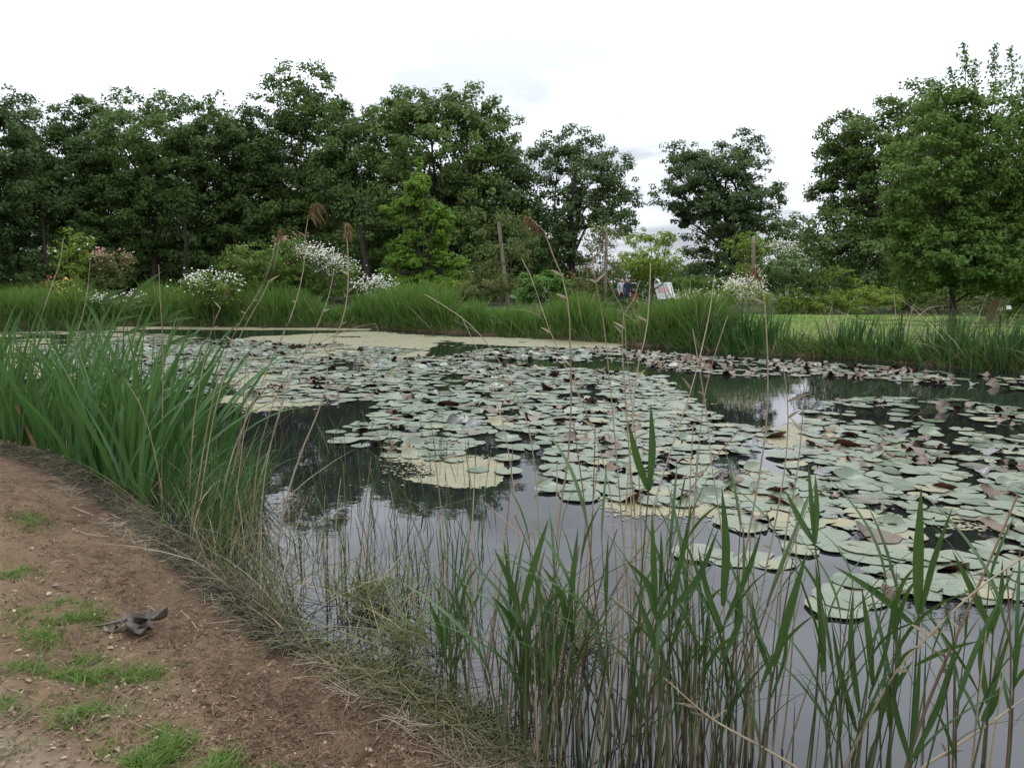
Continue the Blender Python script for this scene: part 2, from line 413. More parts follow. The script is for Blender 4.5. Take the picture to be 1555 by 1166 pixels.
# ------------------------------------------------------------------ foliage builders
DENS = 1.0
NLEAF = [0]
def crown_pts(lobes, D, clump, per, spread=0.8, fill=0.35, up=0.25):
    """lobes in pixels at depth D -> leaf centres and normals, clumped on the lobes' shells"""
    Cs, Ns = [], []
    lob3 = []
    for L in lobes:
        px, py, rx, ry = L[:4]
        d = D + (L[4] if len(L) > 4 else rng.uniform(-0.7, 0.7) * rx * D / FPX)
        c = P(px, py, d); r = np.array([rx * d / FPX, 0.85 * max(rx, ry) * d / FPX, ry * d / FPX])
        lob3.append((c, r))
        area = 4 * np.pi * ((r[0] * r[1]) ** 1.6 / 3 + (r[0] * r[2]) ** 1.6 / 3 + (r[1] * r[2]) ** 1.6 / 3) ** (1 / 1.6)
        cl = min(clump, 0.75 * min(r[0], r[2]))
        n = max(6, int(area / (cl * cl * 3.1) * DENS * (1 + fill)))
        d3 = norm(rng.normal(size=(n, 3)))
        rad = np.where(rng.random(n) < fill, rng.uniform(0.25, 0.8, n), rng.uniform(0.8, 1.12, n))
        cc = c + d3 * rad[:, None] * r
        cs = cl * rng.uniform(0.55, 1.3, n)
        k = np.maximum(3, (per * (cs / clump) ** 2 * (clump / cl) ** 0.3 * rng.uniform(0.5, 1.3, n)).astype(int))
        ci = np.repeat(np.arange(n), k)
        off = np.clip(rng.normal(size=(len(ci), 3)), -1.45, 1.45) * np.array([1, 1, 0.62]) * spread * 0.55
        pos = cc[ci] + off * cs[ci][:, None]
        nr = norm(d3[ci] * 0.45 + np.array([0, 0, up + .15]) + norm(off) * 0.5 + rng.normal(size=(len(ci), 3)) * 0.38)
        Cs.append(pos); Ns.append(nr)
    NLEAF[0] += sum(len(c) for c in Cs)
    return np.concatenate(Cs), np.concatenate(Ns), lob3
def limbs(base, lob3, r0, trunk_top=None, twigs=5):
    base = np.asarray(base, float)
    cen = np.mean([c for c, r in lob3], 0)
    top = np.array([base[0] * 0.4 + cen[0] * 0.6, base[1] * 0.5 + cen[1] * 0.5, max(cen[2], base[2] + 1.0)]) if trunk_top is None else np.asarray(trunk_top, float)
    mid = base * 0.55 + top * 0.45 + np.array([rng.normal() * r0, rng.normal() * r0, 0])
    K = 10
    trunk = smooth_path([base - np.array([0, 0, 0.3]), base + np.array([0, 0, 0.2]), mid, top], K)
    rad = r0 * np.linspace(1.15, 0.35, K); rad[0] *= 1.35
    parts = [tubes(trunk, rad, 8)]
    for c, r in lob3:
        f = rng.uniform(0.35, 0.85)
        s = trunk[int(f * (K - 1))]
        e = c + np.array([0, 0, r[2] * 0.3])
        mdl = (s + e) / 2 + rng.normal(size=3) * 0.12 * np.linalg.norm(e - s)
        pth = smooth_path([s, mdl, e], 7)
        parts.append(tubes(pth, r0 * np.linspace(0.42, 0.1, 7), 5))
        for _ in range(twigs):
            d = norm(rng.normal(size=3)); e2 = c + d * r * 0.85
            s2 = pth[rng.integers(3, 7)]
            parts.append(tubes(smooth_path([s2, (s2 + e2) / 2 + rng.normal(size=3) * 0.15, e2], 5), r0 * np.linspace(0.14, 0.04, 5), 4))
    return join(parts)
TREES = 'trees round the far side of the pond'
def tree(name, label, D, lobes, mat, base_px, r0=0.22, leaf=0.2, clump=0.7, per=42, bark='bark', ground=0.4, fill=0.35, group=TREES, twigs=5):
    base = P(base_px, 440, D); base[2] = ground
    t_ = empty(name, base, label, 'tree', group)
    per = int(per * 2.35); leaf = leaf * 1.12; clump = clump * 1.0
    MX = 1.12 if name != 'swamp_cypress' else 1.0
    lobes = [(l[0], l[1] + 5, l[2] * MX, l[3] * MX) + tuple(l[4:]) for l in lobes]
    C_, N_, lob3 = crown_pts(lobes, D, clump, per, fill=fill)
    L = leaf * rng.uniform(0.6, 1.35, len(C_))
    V, F = leafquads(C_, N_, L, L * 0.62)
    obj('crown', mesh_np('crown', V - base, F, False), M[mat], t_)
    V, F = limbs(base, lob3, r0, twigs=twigs)
    obj('trunk', mesh_np('trunk', V - base, F), M[bark], t_)
    return t_
def shrub(name, label, D, lobes, mat, leaf=0.09, clump=0.28, per=34, flowers=(), cat='shrub', group=None, ground=0.4, fill=0.3, stem_r=0.03):
    base = P(np.mean([l[0] for l in lobes]), 440, D); base[2] = ground
    per = int(per * 1.25); leaf = leaf * 1.1
    t_ = empty(name, base, label, cat, group)
    C_, N_, lob3 = crown_pts(lobes, D, clump, per, fill=fill, up=0.4)
    L = leaf * rng.uniform(0.6, 1.4, len(C_))
    V, F = leafquads(C_, N_, L, L * 0.6)
    obj('foliage', mesh_np('foliage', V - base, F, False), M[mat], t_)
    V, F = limbs(base, lob3, stem_r, twigs=4)
    obj('stems', mesh_np('stems', V - base, F), M['twig'], t_)
    for fm, n, size, sel in flowers:
        n = int(n * (2.1 if n > 100 else 1)); size = size * (.86 if n > 100 else .9)
        z = C_[:, 2]; x = C_[:, 0]
        w = np.clip((z - np.quantile(z, 0.25)) / (np.quantile(z, 0.98) - np.quantile(z, 0.25)), 0.02, 1) ** 1.2
        if sel == 'right': w = w * (x > np.quantile(x, 0.55))
        if sel == 'all': w = w * 0 + 1
        dcam = np.linalg.norm(C_[:, :2], axis=1); w = w * (dcam < np.quantile(dcam, 0.75))
        # blossoms gather in trusses
        seeds = rng.choice(len(C_), max(4, n // 7), p=w / w.sum())
        pts = C_[rng.choice(seeds, n)] + rng.normal(size=(n, 3)) * 0.14 + np.array([0, -0.05, 0.06])
        nr = norm(np.array([0, -0.7, 0.8]) + rng.normal(size=(n, 3)) * 0.4)
        s = size * 0.85 * rng.uniform(0.5, 1.3, n)
        V, F = leafquads(pts, nr, s, s * 0.9)
        tag(obj('blossoms', mesh_np('blossoms', V - base, F, False), M[fm], t_), kind='stuff')
    return t_

# ------------------------------------------------------------------ trees
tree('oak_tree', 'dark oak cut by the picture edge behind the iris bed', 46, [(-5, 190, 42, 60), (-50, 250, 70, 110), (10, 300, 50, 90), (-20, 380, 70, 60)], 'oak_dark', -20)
tree('oak_tree', 'thin-topped low oak next to the dark edge tree, sky showing through', 52, [(75, 185, 30, 28), (118, 178, 32, 28), (95, 225, 50, 22), (65, 290, 55, 50), (110, 340, 60, 60), (140, 280, 40, 50), (40, 240, 34, 40), (150, 235, 30, 40)], 'oak', 95, fill=0.2)
tree('oak_tree', 'broad oak with a bumpy double top above the yellow-green shrub', 52, [(190, 175, 42, 36), (262, 182, 40, 38), (225, 210, 70, 34), (180, 255, 40, 28), (270, 250, 45, 35), (230, 320, 70, 50), (290, 350, 50, 60), (170, 370, 60, 50), (150, 200, 24, 30), (310, 230, 30, 40), (225, 285, 60, 25)], 'oak', 235, fill=0.25)
tree('oak_tree', 'oak with a rounded top directly left of the tallest crown', 54, [(350, 180, 40, 42), (335, 225, 45, 40), (385, 215, 40, 40), (350, 290, 55, 40), (330, 350, 60, 50), (400, 330, 50, 60), (410, 250, 30, 40), (350, 245, 60, 40)], 'oak', 345, fill=0.3)
tree('oak_tree', 'tallest oak of the wood with a dome standing above the rest', 56, [(460, 145, 52, 40), (440, 175, 38, 32), (495, 180, 30, 30), (455, 235, 55, 45), (480, 290, 60, 45), (440, 350, 60, 55), (510, 360, 50, 60)], 'oak', 460, fill=0.3)
tree('oak_tree', 'yellowish mid-height oak between the dome and the broadest crown', 52, [(535, 190, 40, 34), (560, 240, 50, 42), (525, 260, 45, 45), (560, 320, 55, 50), (540, 390, 55, 45), (510, 215, 30, 30), (585, 205, 26, 36)], 'oak', 545, fill=0.4)
tree('oak_tree', 'broadest oak, wide flat-topped crown behind the light green conifer', 50, [(605, 175, 38, 38), (650, 165, 48, 34), (705, 168, 48, 36), (748, 205, 38, 42), (660, 220, 80, 50), (735, 260, 55, 50), (640, 290, 70, 50), (720, 320, 75, 50), (600, 340, 45, 55), (760, 370, 60, 50), (680, 390, 70, 40)], 'oak', 690, r0=0.35, fill=0.35)
tree('oak_tree', 'dark lower oak filling the gap beside the airy ash', 50, [(785, 255, 28, 36), (790, 300, 40, 40), (800, 350, 45, 45), (830, 390, 50, 35)], 'oak_dark', 795, fill=0.35)
tree('ash_tree', 'airy ash with spiky top and bare lower limbs against the sky', 50, [(850, 220, 30, 32), (880, 215, 30, 24), (870, 262, 48, 34), (905, 275, 38, 36), (935, 262, 20, 34), (945, 300, 28, 28), (865, 310, 48, 28), (915, 318, 34, 24), (935, 335, 30, 18), (850, 350, 25, 25)], 'ash', 865, r0=0.26, leaf=0.17, clump=0.55, per=26, fill=0.25, twigs=9)
tree('oak_tree', 'two-headed oak standing free beside the sky gap', 50, [(1042, 240, 32, 26), (1055, 265, 34, 30), (1015, 290, 26, 18), (1125, 225, 28, 24), (1118, 255, 42, 30), (1060, 300, 40, 24), (1105, 310, 52, 36), (1150, 300, 34, 36), (1120, 355, 62, 36), (1085, 400, 45, 30), (1035, 328, 14, 10)], 'ash', 1105, r0=0.3, leaf=0.18, clump=0.55, per=34, fill=0.25, twigs=7)
tree('distant_tree', 'small pale tree far off in the gap between the big oaks', 75, [(1205, 345, 24, 22), (1190, 365, 28, 20), (1222, 365, 18, 22)], 'ash', 1205, r0=0.2, leaf=0.28, clump=0.7, per=24)
tree('oak_tree', 'large oak spreading left over the rose beds', 40, [(1295, 195, 38, 26), (1275, 240, 36, 32), (1330, 225, 48, 46), (1262, 290, 26, 26), (1315, 290, 52, 34), (1280, 340, 40, 28), (1360, 330, 60, 45), (1310, 385, 60, 40), (1395, 170, 46, 44), (1420, 230, 50, 50), (1425, 310, 55, 50)], 'oak', 1370, r0=0.34, leaf=0.17, clump=0.55, per=40, fill=0.3, twigs=7)
tree('young_tree', 'bright green young tree with whippy top shoots on the lawn', 19.5, [(1440, 195, 62, 50), (1500, 190, 55, 50), (1395, 260, 50, 48), (1460, 255, 70, 50), (1530, 245, 65, 60), (1420, 310, 62, 45), (1490, 320, 75, 50), (1555, 320, 60, 70), (1440, 375, 66, 46), (1500, 385, 60, 44), (1400, 365, 40, 38), (1560, 400, 60, 40), (1462, 150, 18, 18), (1566, 160, 26, 30), (1620, 230, 70, 100), (1372, 300, 26, 22), (1370, 390, 28, 26), (1405, 415, 34, 22), (1465, 425, 40, 18), (1535, 428, 45, 24), (1590, 420, 40, 40)], 'birch', 1452, r0=0.085, leaf=0.085, clump=0.24, per=24, fill=0.35, ground=0.35, twigs=8)
tree('pine_tree', 'tree with a bare orange-brown trunk behind the white label', 27, [(1510, 340, 70, 50), (1570, 320, 60, 60), (1480, 390, 50, 30), (1560, 390, 60, 35)], 'oak_dark', 1508, r0=0.13, leaf=0.13, clump=0.4, per=40, bark='bark_orange', twigs=6)
yt = [o_ for o_ in scene.objects if o_.name.startswith('young_tree')][0]
yb = np.array(yt.location)
for pts in ([(1460, 160), (1452, 130), (1440, 104)], [(1464, 160), (1466, 110), (1462, 64)], [(1475, 165), (1480, 125), (1478, 92)], [(1505, 170), (1512, 130), (1508, 88), (1512, 66)], [(1530, 170), (1538, 120), (1534, 72)], [(1545, 170), (1556, 130), (1560, 96)], [(1440, 170), (1432, 150), (1428, 128)]):
    pth = smooth_path([P(x, y, 19.5 + rng.uniform(-.3, .3)) for x, y in pts], 12)
    V, F = tubes(pth - yb, .014 * np.linspace(1, .25, 12), 5)
    tw = obj('shoot', mesh_np('shoot', V, F), M['bark'], yt)
    n = int(70 + 1.6 * (pts[0][1] - pts[-1][1]))
    i_ = rng.uniform(0, 10.9, n); k_ = i_.astype(int); fr = (i_ - k_)[:, None]
    C2 = pth[k_] * (1 - fr) + pth[k_ + 1] * fr + rng.normal(size=(n, 3)) * (.17 * (1.15 - i_ / 11))[:, None]
    V, F = leafquads(C2 - yb, norm(rng.normal(size=(n, 3)) + np.array([0, 0, .5])), .10 * rng.uniform(.6, 1.3, n), .055)
    obj('leaves', mesh_np('leaves', V, F, False), M['birch'], tw)
# second row: the wood closes behind
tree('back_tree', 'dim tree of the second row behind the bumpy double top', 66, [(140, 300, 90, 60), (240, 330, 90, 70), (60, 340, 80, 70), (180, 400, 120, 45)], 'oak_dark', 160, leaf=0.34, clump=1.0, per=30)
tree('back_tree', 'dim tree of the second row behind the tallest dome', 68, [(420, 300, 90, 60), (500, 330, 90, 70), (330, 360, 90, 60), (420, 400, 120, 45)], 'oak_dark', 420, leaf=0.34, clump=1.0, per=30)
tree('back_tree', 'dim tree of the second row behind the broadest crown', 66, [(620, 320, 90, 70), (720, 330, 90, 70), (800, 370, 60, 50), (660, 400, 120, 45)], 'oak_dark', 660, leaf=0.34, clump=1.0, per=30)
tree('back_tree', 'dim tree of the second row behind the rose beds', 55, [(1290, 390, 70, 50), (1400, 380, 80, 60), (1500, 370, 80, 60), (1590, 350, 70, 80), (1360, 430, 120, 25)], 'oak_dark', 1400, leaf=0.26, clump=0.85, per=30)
# undergrowth below the crowns: one dark mass
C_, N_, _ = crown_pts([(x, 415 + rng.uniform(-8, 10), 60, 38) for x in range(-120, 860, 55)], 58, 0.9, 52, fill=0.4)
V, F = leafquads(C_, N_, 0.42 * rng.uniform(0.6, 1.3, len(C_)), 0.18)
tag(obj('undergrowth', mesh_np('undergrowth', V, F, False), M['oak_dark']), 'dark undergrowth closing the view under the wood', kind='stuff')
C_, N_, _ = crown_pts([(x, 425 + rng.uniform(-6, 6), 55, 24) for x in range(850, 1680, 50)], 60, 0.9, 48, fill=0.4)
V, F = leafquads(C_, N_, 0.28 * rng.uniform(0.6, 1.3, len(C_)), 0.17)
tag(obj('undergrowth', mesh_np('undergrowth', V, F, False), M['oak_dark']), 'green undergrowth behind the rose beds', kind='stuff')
# thin bare trunks in the shade of the wood
for px_, D_, r_, lb in ((30, 48, 0.16, 'dim trunk in the shade beneath the dark edge oak'), (72, 47, 0.12, 'thin dim trunk behind the yellow-green shrub'), (283, 50, 0.14, 'straight dark trunk behind the white-flowered low shrub'), (556, 47, 0.2, 'straight dark trunk between the white blossom and the conifer')):
    b_ = P(px_, 440, D_); b_[2] = 0.3
    pth = smooth_path([b_ + np.array([0, 0, z]) + np.array([rng.normal() * 0.12, 0, 0]) for z in (0, 2, 4, 6.5)], 10)
    V, F = tubes(pth, r_ * np.linspace(1.1, 0.6, 10), 8)
    C2 = pth[-1] + rng.normal(size=(500, 3)) * np.array([0.9, 0.9, 0.6])
    t_ = empty('understorey_tree', b_, lb, 'tree', TREES)
    obj('trunk', mesh_np('trunk', V - b_, F), M['bark'], t_)
    V, F = leafquads(C2, norm(rng.normal(size=(500, 3)) + np.array([0, 0, .4])), 0.22, 0.13)
    obj('crown', mesh_np('crown', V - b_, F, False), M['oak_dark'], t_)

print('tree leaves', NLEAF)
# ------------------------------------------------------------------ shrubs and roses
conifer = [(637, 246, 6, 10), (640, 262, 10, 10)]
for y in np.arange(272, 440, 11):
    wd = 12 + (y - 245) * .36 + rng.normal() * 8
    for q in range(3 + int(wd > 28) + int(wd > 42) + int(wd > 58)):
        conifer.append((638 + rng.uniform(-1, 1) * max(5, wd - 8), y + rng.normal() * 5, rng.uniform(11, 20), rng.uniform(7, 11)))
tree('swamp_cypress', 'light green feathery conifer standing before the dark wood', 36, conifer, 'lime', 640, r0=0.10, leaf=0.10, clump=0.26, per=36, fill=0.4, group=None, twigs=2)
shrub('rose_shrub', 'loose yellow-green shrub with a few white blooms under the wood', 37, [(110, 365, 24, 16), (95, 385, 18, 16), (128, 380, 20, 18), (110, 410, 20, 22)], 'yellowgreen', 0.10, 0.3, 24, [('blossom', 26, 0.16, '')])
shrub('rose_shrub', 'low arching shrub with dull pink flowers beside the yellow-green shrub', 37, [(165, 395, 22, 12), (190, 400, 16, 12), (150, 410, 18, 16), (175, 418, 26, 16)], 'olive', 0.10, 0.3, 26, [('pink', 130, 0.12, '')])
shrub('azalea_bush', 'small bush of red and orange flowers above the far grass', 33, [(80, 432, 16, 9), (98, 434, 16, 10)], 'rose', 0.08, 0.22, 26, [('red', 60, 0.10, ''), ('yellow', 24, 0.10, 'right')])
shrub('azalea_bush', 'small clump of yellow flowers in the far grass', 32, [(108, 446, 12, 8), (98, 458, 8, 5)], 'rose', 0.08, 0.2, 20, [('yellow', 40, 0.09, '')])
shrub('flower_bed', 'low strip of small white flowers edging the far grass', 31.5, [(x, 456, 12, 5) for x in range(128, 215, 14)], 'rose', 0.07, 0.2, 18, [('blossom', 150, 0.085, '')], cat='flowers', ground=0.3)
shrub('rose_shrub', 'rounded low shrub topped with white flower heads at the waterside', 31, [(320, 432, 36, 18), (290, 436, 22, 14), (350, 440, 20, 18), (330, 458, 34, 14)], 'rose', 0.09, 0.27, 36, [('blossom', 170, 0.11, '')])
shrub('rose_shrub', 'large round green shrub flecked with pink buds', 33.5, [(400, 395, 50, 24), (365, 400, 32, 24), (440, 390, 40, 24), (410, 425, 66, 30), (465, 410, 36, 30), (442, 372, 18, 9), (450, 432, 42, 26), (380, 440, 40, 20)], 'rose', 0.09, 0.28, 38, [('pink', 200, 0.11, ''), ('blossom', 50, 0.1, 'right')])
shrub('rose_shrub', 'arching spray shrub covered in white blossom against the dark wood', 33, [(478, 388, 20, 11), (500, 398, 22, 14), (525, 408, 22, 14), (500, 430, 40, 22), (540, 418, 14, 9)], 'rose', 0.08, 0.25, 30, [('blossom', 620, 0.10, '')])
shrub('rose_shrub', 'smaller white-blossomed bush next to the conifer foot', 32, [(570, 434, 24, 10), (592, 442, 12, 9), (572, 450, 28, 12)], 'rose', 0.08, 0.24, 30, [('blossom', 330, 0.10, '')])
shrub('green_bush', 'fresh green bush with one orange bloom under the conifer', 35, [(640, 440, 40, 14), (690, 440, 26, 14), (615, 445, 20, 12)], 'yellowgreen', 0.09, 0.27, 30, [('red', 4, 0.14, '')])
shrub('climbing_rose', 'straggly climber spilling over the tall leaning post', 33, [(772, 335, 26, 12), (795, 350, 20, 20), (740, 350, 14, 10), (790, 385, 28, 26), (745, 395, 28, 26), (720, 420, 22, 22), (770, 425, 36, 22)], 'olive', 0.085, 0.26, 15, [('blossom', 8, 0.1, '')], fill=0.5)
shrub('green_bush', 'low loose bush hiding the foot of the tall leaning post', 31.8, [(745, 436, 28, 14), (775, 438, 24, 14), (715, 440, 22, 12), (760, 420, 14, 12)], 'olive', 0.085, 0.26, 24, fill=0.5)
shrub('pampas_clump', 'rounded clump of fine arching grass in front of the climber', 30.5, [(825, 430, 34, 18), (845, 440, 20, 18), (800, 440, 18, 16)], 'bankgrass', 0.13, 0.26, 46, cat='grass clump')
shrub('rose_shrub', 'dull red-tinged bush beside the rounded grass clump', 33, [(885, 428, 32, 22), (905, 445, 24, 14), (870, 445, 20, 14)], 'olive', 0.09, 0.27, 30, [('red', 70, 0.09, '')])
shrub('climbing_rose', 'upright climber on a post below the airy ash', 34, [(905, 355, 22, 18), (925, 365, 18, 22), (900, 385, 24, 22), (920, 405, 26, 22), (905, 430, 26, 18)], 'olive', 0.09, 0.28, 22, [('cream', 10, 0.1, '')], fill=0.5)
shrub('ornamental_tree', 'small round yellow-green tree with a twiggy topknot in the sky gap', 37, [(985, 362, 34, 14), (1010, 360, 16, 10), (985, 392, 46, 18), (960, 402, 28, 16), (1015, 405, 24, 18), (985, 412, 38, 12)], 'yellowgreen', 0.11, 0.3, 30, cat='tree', stem_r=0.09)
shrub('clipped_hedge', 'low green hedge behind the white board', 41, [(x, 432, 24, 13) for x in range(1030, 1110, 20)], 'rose', 0.1, 0.3, 32, cat='hedge')
shrub('climbing_rose', 'yellow-green rambler on a grey post in front of the two-headed oak', 35, [(1120, 372, 22, 16), (1145, 365, 24, 14), (1155, 385, 22, 22), (1125, 400, 26, 22), (1150, 415, 30, 16)], 'yellowgreen', 0.09, 0.28, 26, [('cream', 12, 0.1, '')])
shrub('climbing_rose', 'rambler smothered in white blossom below the pale distant tree', 36, [(1180, 378, 20, 11), (1205, 382, 20, 11), (1190, 400, 34, 18)], 'rose', 0.09, 0.27, 30, [('blossom', 330, 0.11, '')])
shrub('green_bush', 'dark round bush below the white rambler', 34, [(1200, 415, 42, 22), (1180, 425, 30, 18), (1235, 425, 30, 18)], 'oak', 0.1, 0.3, 38)
shrub('rose_arch', 'arch of pale green climbing rose among the beds', 37, [(1275, 410, 14, 7), (1255, 415, 12, 8), (1295, 420, 10, 12), (1242, 428, 8, 12), (1300, 440, 12, 14)], 'yellowgreen', 0.08, 0.22, 26)
shrub('rose_shrub', 'low leafy rose in front of the two walkers', 34, [(935, 462, 18, 9), (958, 464, 16, 8)], 'rose', 0.08, 0.22, 26, [('blossom', 8, 0.08, '')])
shrub('rose_shrub', 'waterside rose bush full of cream and white flowers', 23, [(1130, 440, 30, 14), (1105, 450, 24, 12), (1155, 450, 20, 14)], 'yellowgreen', 0.065, 0.2, 30, [('cream', 330, 0.065, ''), ('blossom', 160, 0.065, '')])
shrub('rose_shrub', 'small cream-flowered bush beside the waterside rose', 26, [(1055, 456, 26, 7), (1035, 460, 16, 6), (1080, 460, 16, 6)], 'yellowgreen', 0.065, 0.2, 26, [('cream', 200, 0.07, '')])
shrub('green_bush', 'dim leafy bush closing the view under the young tree', 38, [(1400, 428, 40, 22), (1450, 432, 36, 22), (1425, 445, 50, 18)], 'rose', 0.11, 0.32, 34)
shrub('green_bush', 'shaded bush behind the orange-brown trunk', 37, [(1500, 430, 36, 24), (1550, 430, 40, 28), (1530, 448, 50, 20)], 'oak', 0.11, 0.32, 34)
for i, (px_, py_, D_, rx_, mt, fl, lb) in enumerate([
    (1200, 458, 34, 36, 'yellowgreen', [('blossom', 8, 0.1, '')], 'low rose bed with a single white bloom beside the lawn'),
    (1262, 455, 34, 34, 'yellowgreen', [('blossom', 10, 0.1, '')], 'rose bush with two white blooms beside the arch'),
    (1320, 448, 35, 36, 'yellowgreen', [('pink', 10, 0.09, '')], 'fresh green rose bush with faint pink blooms past the arch'),
    (1375, 446, 36, 40, 'rose', [('red', 6, 0.1, '')], 'wide green rose bush with a red bloom behind the lawn'),
    (1430, 456, 34, 30, 'olive', [('pink', 24, 0.07, '')], 'brownish twiggy rose bush beside the slim trunk'),
    (1490, 462, 32, 26, 'olive', [('blossom', 22, 0.08, ''), ('pink', 20, 0.08, '')], 'low pink and white rose between the two trunks'),
    (1545, 470, 29, 26, 'rose', [], 'green bush at the foot of the white label')]):
    shrub('rose_bush', lb, D_, [(px_ - rx_ * 0.5, py_ + 6, rx_ * 0.75, 16), (px_ + rx_ * 0.45, py_ + 4, rx_ * 0.8, 18), (px_, py_ - 6, rx_ * 0.7, 17), (px_ + rx_ * .9, py_ + 8, rx_ * .5, 14)], mt, 0.075, 0.23, 30, fl, group='rose bushes along the lawn')

# posts
def post(label, a, b_, D, r):
    A = P(a[0], a[1], D); B = P(b_[0], b_[1], D)
    B = B + (B - A) * 0.25
    V, F = tubes(np.linspace(0, 1, 6)[:, None] * (A - B) + B, r * np.linspace(1.1, 0.9, 6), 10)
    n = 10
    V = np.concatenate([V, [A + (A - B) * 0.002]])
    F = np.concatenate([F, [[5 * n + i, 5 * n + (i + 1) % n, len(V) - 1, len(V) - 1] for i in range(n)]])
    F = [tuple(f[:3]) if f[2] == f[3] else tuple(f) for f in F.tolist()]
    me = bpy.data.meshes.new('wooden_post'); me.from_pydata([tuple(v) for v in (V - B)], [], F)
    me.shade_smooth()
    return tag(obj('wooden_post', me, M['wood'], None, B), label, 'post', 'posts that carry climbing roses')
post('tall leaning grey post beside the straggly climber', (757, 336), (770, 448), 32.9, 0.09)
post('grey post inside the upright climber under the ash', (921, 352), (919, 440), 33.2, 0.07)
post('grey post standing in the yellow-green rambler', (1144, 360), (1144, 410), 34, 0.08)

# ------------------------------------------------------------------ lawn furniture: board, bin, label, fence, people
def boxmesh(name, c, s, mat, parent=None, rot=None, bev=0.006):
    v = np.array([[x, y, z] for x in (-.5, .5) for y in (-.5, .5) for z in (-.5, .5)]) * np.array(s)
    f = [(0, 1, 3, 2), (4, 6, 7, 5), (0, 4, 5, 1), (2, 3, 7, 6), (0, 2, 6, 4), (1, 5, 7, 3)]
    me = bpy.data.meshes.new(name); me.from_pydata([tuple(p) for p in v], [], f)
    o_ = obj(name, me, mat, parent, tuple(c))
    if rot is not None: o_.rotation_euler = rot
    if bev:
        md = o_.modifiers.new('bevel', 'BEVEL'); md.width = bev; md.segments = 1
    return o_
c = P(1009, 442, 38)
bd = empty('information_board', (c[0], c[1], 0.4), 'white printed board with pink picture leaning beside the small round tree', 'board')
cz = c[2] - 0.4
face = boxmesh('panel', (0, 0, cz), (0.95, 0.05, 0.9), M['white'], bd, (R(-28), R(-6), R(12)))
pinkm = plain('pink_print', (0.50, 0.26, 0.27), (0.62, 0.45, 0.45), 0.5, 14); greym = plain('grey_print', (0.22, 0.22, 0.23), (0.5, 0.5, 0.5), 0.5, 20)
boxmesh('picture', (-0.05, -0.028, 0.05), (0.62, 0.008, 0.34), pinkm, face, bev=0)
for i in range(5):
    boxmesh('text_line', (rng.uniform(-.05, .05), -0.028, 0.27 + i * 0.032), (rng.uniform(0.4, 0.8), 0.008, 0.014), greym, face, bev=0)
for i in range(4):
    boxmesh('text_line', (rng.uniform(-.05, .05), -0.028, -0.2 - i * 0.045), (rng.uniform(0.3, 0.7), 0.008, 0.016), greym, face, bev=0)
for sx in (-0.4, 0.4):
    boxmesh('leg', (sx, 0.06, cz / 2 - 0.1), (0.07, 0.07, cz + 0.1), M['wood'], bd)
c = P(963, 456, 40)
bn = empty('litter_bin', (c[0], c[1], 0.4), 'orange-brown wooden bin with a dark lid beyond the pond', 'bin')
boxmesh('lid', (0, 0, 0.93), (0.42, 0.42, 0.12), M['dark'], bn)
boxmesh('liner', (0, 0, 0.44), (0.30, 0.30, 0.80), M['dark'], bn)
orange = plain('orange_wood', (0.30, 0.12, 0.05), (0.22, 0.085, 0.04), 0.7, 9)
for k in range(4):
    for q in (-0.12, -0.04, 0.04, 0.12):
        a = k * math.pi / 2
        o_ = boxmesh('slat', (math.cos(a) * q - math.sin(a) * -0.17, math.sin(a) * q + math.cos(a) * -0.17, 0.44), (0.07, 0.025, 0.84), orange, bn, (0, 0, a), 0.004)
c = P(1532, 467, 22)
pl = empty('plant_label', (c[0], c[1], 0.35), 'small square white label on a stake near the orange trunk', 'label')
boxmesh('plate', (0, 0, c[2] - 0.35), (0.14, 0.012, 0.11), M['white'], pl, (R(-15), 0, 0), 0.002)
boxmesh('stake', (0, 0.012, (c[2] - 0.35) / 2 - 0.05), (0.018, 0.012, c[2] - 0.35), M['dark'], pl, None, 0)
fA, fB = P(1300, 500, 19.5), P(1600, 500, 17.2)
fn = empty('wire_fence', (fA[0], fA[1], 0.3), 'low two-wire fence crossing the lawn behind the iris clumps', 'fence')
org = np.array([fA[0], fA[1], 0.3])
for k in range(5):
    f = k / 4; p_ = fA * (1 - f) + fB * f
    V, F = tubes([[p_[0], p_[1], 0.1], [p_[0], p_[1], 0.5], [p_[0], p_[1], 1.0]], 0.022, 6)
    obj('post', mesh_np('post', V - org, F), M['bark'], fn)
for z in (0.88, 0.78):
    pts = []
    for k in range(4):
        for s in np.linspace(0, 1, 8, endpoint=(k == 3)):
            f = (k + s) / 4; p_ = fA * (1 - f) + fB * f
            pts.append([p_[0], p_[1], z - 0.04 * 4 * s * (1 - s)])
    V, F = tubes(np.array(pts), 0.008, 5)
    obj('wire', mesh_np('wire', V - org, F), M['dark'], fn)

